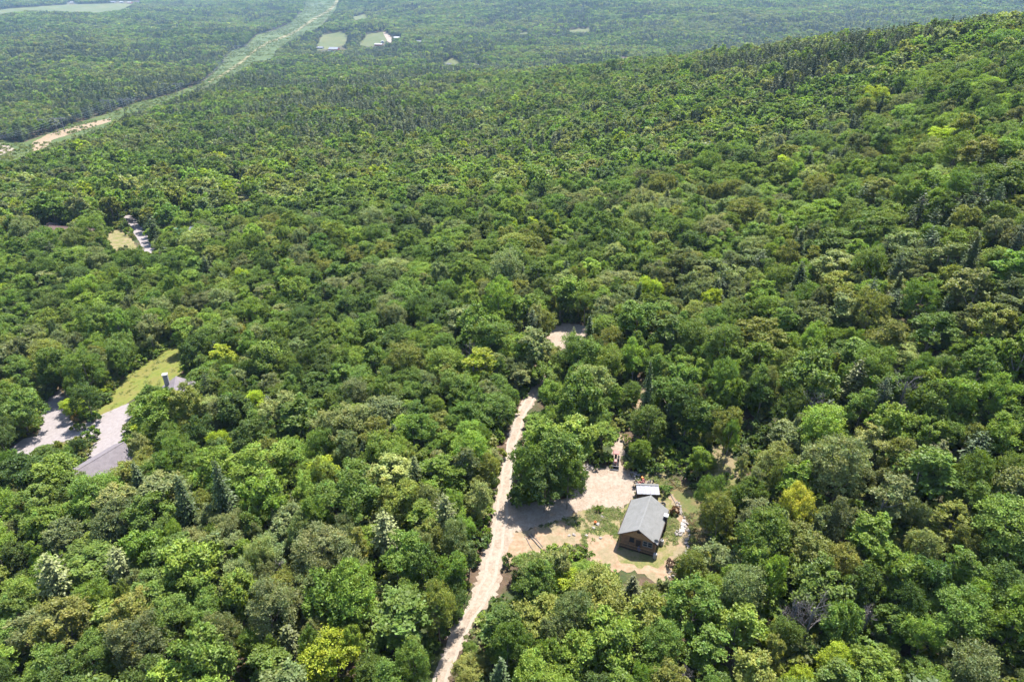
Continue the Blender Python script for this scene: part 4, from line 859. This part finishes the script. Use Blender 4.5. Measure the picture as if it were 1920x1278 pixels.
MB().box((0, .75, 1.05), (.5, .5, .12)).box((0, 1.0, 1.3), (.5, .1, .45)).build('seat', M_BLACK, tr)
st_ = MB()
for k in range(10): a, b = k * math.pi / 5, (k + 1) * math.pi / 5; st_.tube((.2 * math.cos(a), .25 + .08 * math.sin(a), 1.45 + .18 * math.sin(a)), (.2 * math.cos(b), .25 + .08 * math.sin(b), 1.45 + .18 * math.sin(b)), .02, .02, 4)
st_.tube((0, .05, 1.2), (0, .25, 1.45), .025); st_.build('steering_wheel', M_BLACK, tr)
bk = MB(); bk.box((0, -2.05, .35), (1.6, .06, .55), rx=.2).box((0, -2.3, .1), (1.6, .55, .05)); [bk.box((s * .79, -2.25, .3), (.04, .5, .45)) for s in (-1, 1)]; bko = bk.build('bucket', M_BLACK, tr); MB().box((0, -2.05, .66), (1.62, .08, .05)).box((0, -2.58, .1), (1.62, .06, .06)).build('bucket_rim', M_METAL, bko)

# ------------------------------------------------------------------ stones, logs, small yard things
def rock_mesh(r, m, seed):
    rr = random.Random(seed); bm_v = []; f = []
    t_ = (1 + 5 ** .5) / 2; ic = [(-1, t_, 0), (1, t_, 0), (-1, -t_, 0), (1, -t_, 0), (0, -1, t_), (0, 1, t_), (0, -1, -t_), (0, 1, -t_), (t_, 0, -1), (t_, 0, 1), (-t_, 0, -1), (-t_, 0, 1)]
    F_ = [(0,11,5),(0,5,1),(0,1,7),(0,7,10),(0,10,11),(1,5,9),(5,11,4),(11,10,2),(10,7,6),(7,1,8),(3,9,4),(3,4,2),(3,2,6),(3,6,8),(3,8,9),(4,9,5),(2,4,11),(6,2,10),(8,6,7),(9,8,1)]
    vs = [Vector(v).normalized() * r * rr.uniform(.75, 1.2) for v in ic]; vs = [Vector((v.x * 1.15, v.y, v.z * .7)) for v in vs]
    me = bpy.data.meshes.new('stone'); me.from_pydata(vs, [], F_); me.materials.append(m); return me
ROCKS = [rock_mesh(1, M_STONE, k) for k in range(6)]
def stone(parent, x, y, z, s, name='stone'):
    o = bpy.data.objects.new(name, rnd.choice(ROCKS)); C.objects.link(o); o.parent = parent; o.location = (x, y, z); o.scale = (s, s * rnd.uniform(.8, 1.2), s * rnd.uniform(.7, 1.1)); o.rotation_euler = (rnd.random(), rnd.random(), rnd.random() * 6); return o
def rows(pix, label, name, step, s0, s1, spread):
    P_ = [p2g(*q) for q in pix]; o0 = P_[0]; t = empty(name, tuple(o0), 0, label=label, cat='stone wall' if 'wall' in name else 'rock pile')
    for a, b in zip(P_[:-1], P_[1:]):
        m_ = max(1, int(np.linalg.norm(b - a) / step))
        for i in range(m_):
            p = a + (b - a) * (i + rnd.random() * .6) / m_ + np.array([rnd.uniform(-spread, spread), rnd.uniform(-spread, spread), 0]); s = rnd.uniform(s0, s1)
            stone(t, p[0] - o0[0], p[1] - o0[1], float(gz(p[0], p[1])) - o0[2] + s * .35, s)
    return t
rows([(1270,940),(1279,965),(1287,985),(1291,1003),(1288,1030),(1284,1050)], 'low wall of pale loose stones along the right side of the cabin yard', 'stone_wall', .42, .2, .42, .25)
rows([(1262,1068),(1252,1085)], 'short scatter of pale stones at the yard\'s bottom right corner', 'rock_pile', .35, .2, .35, .6)
def heap(px_, py_, n_, rad, label, s0=.15, s1=.35):
    q = p2g(px_, py_); t = empty('rock_pile', tuple(q), 0, label=label, cat='rock pile')
    for k in range(n_):
        a = rnd.random() * 6.3; r = rad * math.sqrt(rnd.random()); s = rnd.uniform(s0, s1); stone(t, r * math.cos(a), r * math.sin(a), max(.05, (rad - r) * .45 * rnd.random()) + .1, s)
heap(1101, 877, 34, 1.2, 'heap of pinkish rocks at the upper left edge of the gravel parking area'); heap(1190, 891, 26, 1.3, 'spread heap of pale rocks above the silver-roofed shed'); heap(1272, 1000, 14, .8, 'few pale rocks between the cabin and the stone wall')
for (px_, py_, s, lb) in ((1121, 983, .5, 'pale boulder beside the orange bucket on the yard grass'), (1113, 990, .42, 'grey boulder with a dark shadow, lower left of the orange bucket'), (1099, 1004, .34, 'yellowish rock on the dirt, lower left part of the cabin yard'), (1067, 1004, .34, 'yellowish rock on orange dirt near the brushy tree'), (1076, 1003, .38, 'dark rock on orange dirt just right of a yellowish one'), (1126, 1009, .36, 'lone small rock on the bare dirt left of the cabin'), (1128, 968, .3, 'white rock at the end of a fallen branch in the yard')):
    q = p2g(px_, py_); o = bpy.data.objects.new('boulder', rnd.choice(ROCKS)); C.objects.link(o); o.location = (q[0], q[1], q[2] + s * .35); o.scale = (s, s * .85, s * .8); o.rotation_euler = (.2, .1, rnd.random() * 6); tag(o, lb, 'boulder')
q = p2g(1116, 981); prop('bucket', q[0], q[1], [('body', lathe([(0, 0), (.2, 0), (.27, .5), (.23, .5), (.18, .06), (0, .06)]), M_ORANGE), ('handle', MB().tube((-.25, 0, .5), (0, 0, .68), .015).tube((0, 0, .68), (.25, 0, .5), .015), M_METAL)], 'orange bucket between pale boulders on the yard grass', 'bucket')
def pole(p0, p1, r, label, m, name='felled_trunk', cat='log'):
    a = p2g(*p0); b = p2g(*p1); t = MB(); c = (a + b) / 2; n_ = 4; pts_ = []
    for k in range(n_ + 1): p = a + (b - a) * k / n_; pts_.append(Vector((p[0] - c[0] + rnd.uniform(-.06, .06), p[1] - c[1], float(gz(p[0], p[1])) + .05 + r - c[2])))
    for k in range(n_): t.tube(pts_[k], pts_[k + 1], r * (1 - .1 * k), r * (.9 - .1 * k), 7, cap=True)
    o = t.build(name, m); o.location = tuple(c); tag(o, label, cat)
pole((992,1004), (1015,1029), .14, 'dark thick trunk lying on the dirt beside the road junction', M_BARK); pole((996,1001), (1018,1026), .08, 'thin pole lying alongside the dark thick trunk', M_DEAD); pole((986,1008), (998,1030), .07, 'pale thin pole lying left of the dark thick trunk', M_DEAD)
pole((1078,974), (1083,987), .07, 'short pale stick lying on the grass right of the shaded driveway', M_DEAD, 'fallen_branch', 'branch'); pole((1133,968), (1122,980), .06, 'curved pale branch on the grass left of the cabin roof', M_DEAD, 'fallen_branch', 'branch'); pole((1256,925), (1279,968), .09, 'long thin dark log edging the yard right of the cabin', M_BARK)
sl = empty('slab_path', tuple(p2g(1287, 985)), R(-14), label='white concrete slabs laid in a line between the cabin and the stone wall', cat='path')
for k in range(4): 
    MB().box((-.15 * (k % 2) - .1 * k, -.9 * k - .3, .1), (1.0, .82, .12), rz=rnd.uniform(-.1, .1)).build('slab', M_CONC, sl)
sl.location = tuple(p2g(1284, 975))
q = p2g(1243, 946); tt = MB(); 
for k in range(16):
    a, b = k * math.pi / 8, (k + 1) * math.pi / 8; tt.tube((.42 * math.cos(a), .42 * math.sin(a), .16), (.42 * math.cos(b), .42 * math.sin(b), .16), .15, .15, 8, cap=False)
o = tt.build('tyre', M_BLACK); o.location = (q[0], q[1], q[2] + .05); tag(o, 'black tyre lying flat at the cabin\'s back right corner', 'tyre')

# shrubs one can point at
SH = []
for k in range(3):
    V, var, L = broad_crown(1.8, 1.2, .05, 9, 1500, .1, .4, k % 2, 1, 8); cm = finish('shrub_foliage', V, var, None, M_LEAF); st2 = MB(); [st2.tube((0, 0, -.1), (rnd.uniform(-.5, .5), rnd.uniform(-.5, .5), 1.2), .04, .02, 4, cap=False) for _ in range(5)]; SH.append((cm, st2.build('stems', M_BARK, link=False).data))
for (px_, py_, s, tn, lb) in ((1245,926,1.2,(.12,.19,.04),'round green bush right of the silver-roofed shed'), (1122,958,.6,(.14,.2,.03),'small green bush where the driveway bends round the yard grass'), (1085,984,.45,(.09,.14,.03),'small bush on the yard grass near a pale stick'), (1265,962,.8,(.13,.065,.03),'reddish-leaved bush right of the cabin chimney'), (1258,1062,.9,(.12,.07,.055),'purplish brushy bush at the lower right of the yard'),
        (178,822,1.9,(.11,.17,.03),'round bush standing alone in the paved drive loop'), (141,808,1.1,(.16,.2,.04),'bush on the upper kerb of the paved drive, nearest its bend'), (155,806,1.1,(.14,.19,.05),'bush on the upper kerb of the paved drive, right of its twin'), (180,791,1.4,(.07,.12,.03),'dark bush between the paved drive and the mown meadow'), (146,790,1.2,(.28,.19,.07),'rusty little sapling above the paved drive'), (1146,878,.5,(.2,.22,.05),'yellowish bush below the tractor bucket'), (1136,868,1.2,(.19,.26,.04),'bright green bush left of the red tractor'),
        (1180,882,1.0,(.2,.24,.05),'bright bush right of the trail by the gravel area')):
    q = p2g(px_, py_); t = empty('shrub', tuple(q), rnd.random() * 6, label=lb, cat='shrub'); t.scale = (s, s, s); c = rnd.choice(SH)
    o = bpy.data.objects.new('foliage', c[0]); C.objects.link(o); o.parent = t; o['tone'] = [float(v) for v in tn]; o = bpy.data.objects.new('stems', c[1]); C.objects.link(o); o.parent = t

# ------------------------------------------------------------------ houses among the trees and in the valley
for a in HOUSES:
    house(a[0], a[1], a[2], a[3], a[4], a[5], a[6], *[{'w': M_WHITE, 'c': M_CREAM, 'r': M_REDB, 'l': M_LOG, 's': M_SHING, 'm': M_SHING2, 'b': M_BROWNR, 'g': M_GREENR, 't': M_METAL}[k] for k in a[7]], a[8], cat=a[9], name=a[10], chim=a[11], small=a[12])
# ------------------------------------------------------------------ transmission line
TP = [p2g(*q) for q in LINE]
for li in (-1, 1):
    tops = []
    for k, p in enumerate(TP):
        dr_ = TP[min(k + 1, len(TP) - 1)] - TP[max(k - 1, 0)]; dr_[2] = 0; dr_ /= np.linalg.norm(dr_); nr = np.array([-dr_[1], dr_[0]]); x, y = p[:2] + nr * li * 13; z = float(gz(x, y)); rz = math.atan2(nr[1], nr[0])
        where = ['past the left edge', 'nearest the dirt patch', 'between the dirt patch and the bend', 'at the strip\'s narrow bend', 'where the cleared strip widens', 'beside the strip\'s bare track', 'near the farm fields', 'at the strip\'s far top end'][k]
        t = empty('transmission_tower', (x, y, z), rz, label=('left' if li > 0 else 'right') + ' one of the paired H-frame towers ' + where, cat='power pylon', group='towers of the power line')
        for s in (-1, 1): MB().tube((s * 4, 0, -.5), (s * 4, 0, 19), .35, .25, 6).build('pole', M_POLE, t)
        MB().box((0, 0, 16.8), (18, .5, .55)).build('crossarm', M_POLE, t); br_ = MB(); br_.tube((-4, 0, 8), (4, 0, 15.5), .16); br_.tube((4, 0, 8), (-4, 0, 15.5), .16); br_.tube((-9, 0, 17), (-4, 0, 18.8), .12); br_.tube((9, 0, 17), (4, 0, 18.8), .12); br_.build('brace', M_POLE, t)
        for s in (-1, 0, 1): MB().tube((s * 8.2, 0, 16.6), (s * 8.2, 0, 14.8), .14, .14, 5).build('insulator', M_WHITE, t)
        tops.append([np.array([x, y, z]) + np.array([math.cos(rz) * s * 8.2, math.sin(rz) * s * 8.2, 14.8]) for s in (-1, 0, 1)])
    for s in range(3):
        mb = MB()
        for a, b in zip(tops[:-1], tops[1:]):
            a, b = a[s], b[s]; L0 = np.linalg.norm(b - a); pr_ = None
            for j in range(9): f = j / 8; p = a + (b - a) * f; p = Vector((p[0], p[1], p[2] - 4 * f * (1 - f) * L0 * .018)); pr_ is None or mb.tube(pr_, p, .055, .055, 4, cap=False); pr_ = p
        o = mb.build('power_cable', M_WIRE); tag(o, '%s cable hung along the %s row of pylons' % (('outer left', 'middle', 'outer right')[s], 'left' if li > 0 else 'right'), 'cable')
# low scrub on the cleared strip
cx_, cy_ = [], []
for pol in PLY['power_line_corridor']:
    a = np.array([p[:2] for p in pol]); m_ = 60000; x = rng.uniform(a[:, 0].min(), a[:, 0].max(), m_); y = rng.uniform(a[:, 1].min(), a[:, 1].max(), m_); k = inpoly(x, y, pol) & (vnoise(x, y, 35, 41) > .36); x, y = x[k], y[k]
    s = rng.uniform(.5, 1.6, len(x)); o = gn_instances('corridor_scrub', np.stack([x, y, gz(x, y)], 1), rng.integers(0, 5, len(x)), np.stack([0 * x, 0 * x, rng.uniform(0, 6, len(x))], 1), np.stack([s, s, s * .7], 1), TV[rng.choice([1, 3, 4, 8], len(x))] * rng.uniform(.9, 1.2, (len(x), 1)), pc_u); o['label'] = 'low green scrub dotted over the cleared power line strip'
# grass tufts on the yard, meadow and verges
pc_g = bpy.data.collections.new('grass_kinds')
for k in range(3):
    m_ = 26; a = rng.uniform(0, 6.28, m_); Pc = np.stack([rng.normal(0, .16, m_), rng.normal(0, .16, m_), rng.uniform(.02, .12, m_)], 1); V = cards(Pc, np.stack([np.cos(a), np.sin(a), 2.2 + 0 * a], 1), np.full(m_, .045), 2.4, np.stack([.2 * np.cos(a), .2 * np.sin(a), 1 + 0 * a], 1)); v = rng.uniform(.7, 1.2, m_); pc_g.objects.link(join_proto('g_%02d' % k, (V, np.stack([v, v, v], 1)), None, M_LEAF))
gx_, gy_, gt_ = [], [], []
for key, dens, cols in (('yard_turf', 3.2, [(.11, .145, .035), (.16, .16, .065), (.10, .135, .03)]), ('meadow', .35, [(.15, .165, .04), (.13, .15, .03)]), ('scrub_ground', 3.5, [(.09, .11, .03), (.14, .105, .05)]), ('verge', 1.5, [(.10, .13, .032), (.14, .125, .05)]), ('trail', 1.5, [(.10, .13, .032), (.14, .125, .05)])):
    for pol in PLY[key]:
        a = np.array([p[:2] for p in pol]); m_ = int((np.ptp(a[:, 0])) * np.ptp(a[:, 1]) * dens); x = rng.uniform(a[:, 0].min(), a[:, 0].max(), m_); y = rng.uniform(a[:, 1].min(), a[:, 1].max(), m_); k = inpoly(x, y, pol) & (vnoise(x, y, 3.5, 43) > .45)
        for nm in ('gravel_driveway', 'gravel_road', 'bare_dirt'):
            for q in PLY[nm]: k &= ~inpoly(x, y, q) | (rng.random(m_) > .985)
        x, y = x[k], y[k]; gx_.append(x); gy_.append(y); gt_.append(np.array(cols)[rng.integers(0, len(cols), len(x))])
x, y, tn_ = np.concatenate(gx_), np.concatenate(gy_), np.concatenate(gt_); s = rng.uniform(.7, 2.0, len(x))
o = gn_instances('grass', np.stack([x, y, gz(x, y) + .03], 1), rng.integers(0, 3, len(x)), np.stack([0 * x, 0 * x, rng.uniform(0, 6, len(x))], 1), np.stack([s, s, s], 1), tn_, pc_g); o['label'] = 'dry tufty grass over the yard, meadow and trail edges'
print('part2', round(time.time() - T0, 1), len(x))
# ------------------------------------------------------------------ air
hz = MB(); hz.box((0, 4450, -15), (19500*1.9, 9500, 230)); 
zlo = float(GZ.min()) - 1; zhi = max(float(GZ.max()) + 25, CAMZ + 15)
hz = MB(); hx = AM * 9200 + 50; hz.box((0, (gy[0] + gy[-1]) / 2, (zlo + zhi) / 2), (2 * hx, gy[-1] - gy[0] + 60, zhi - zlo))
def hb(t, o):
    v = N(t, 'ShaderNodeVolumePrincipled', Density=HAZE, Anisotropy=.25); v.inputs['Color'].default_value = (.46, .70, 1, 1); t.links.new(v.outputs[0], o.inputs['Volume'])
M_HAZE = mat('haze', hb)
tag(hz.build('haze', M_HAZE), 'thin bluish summer haze over the valley', kind='stuff')
print('done', round(time.time() - T0, 1))
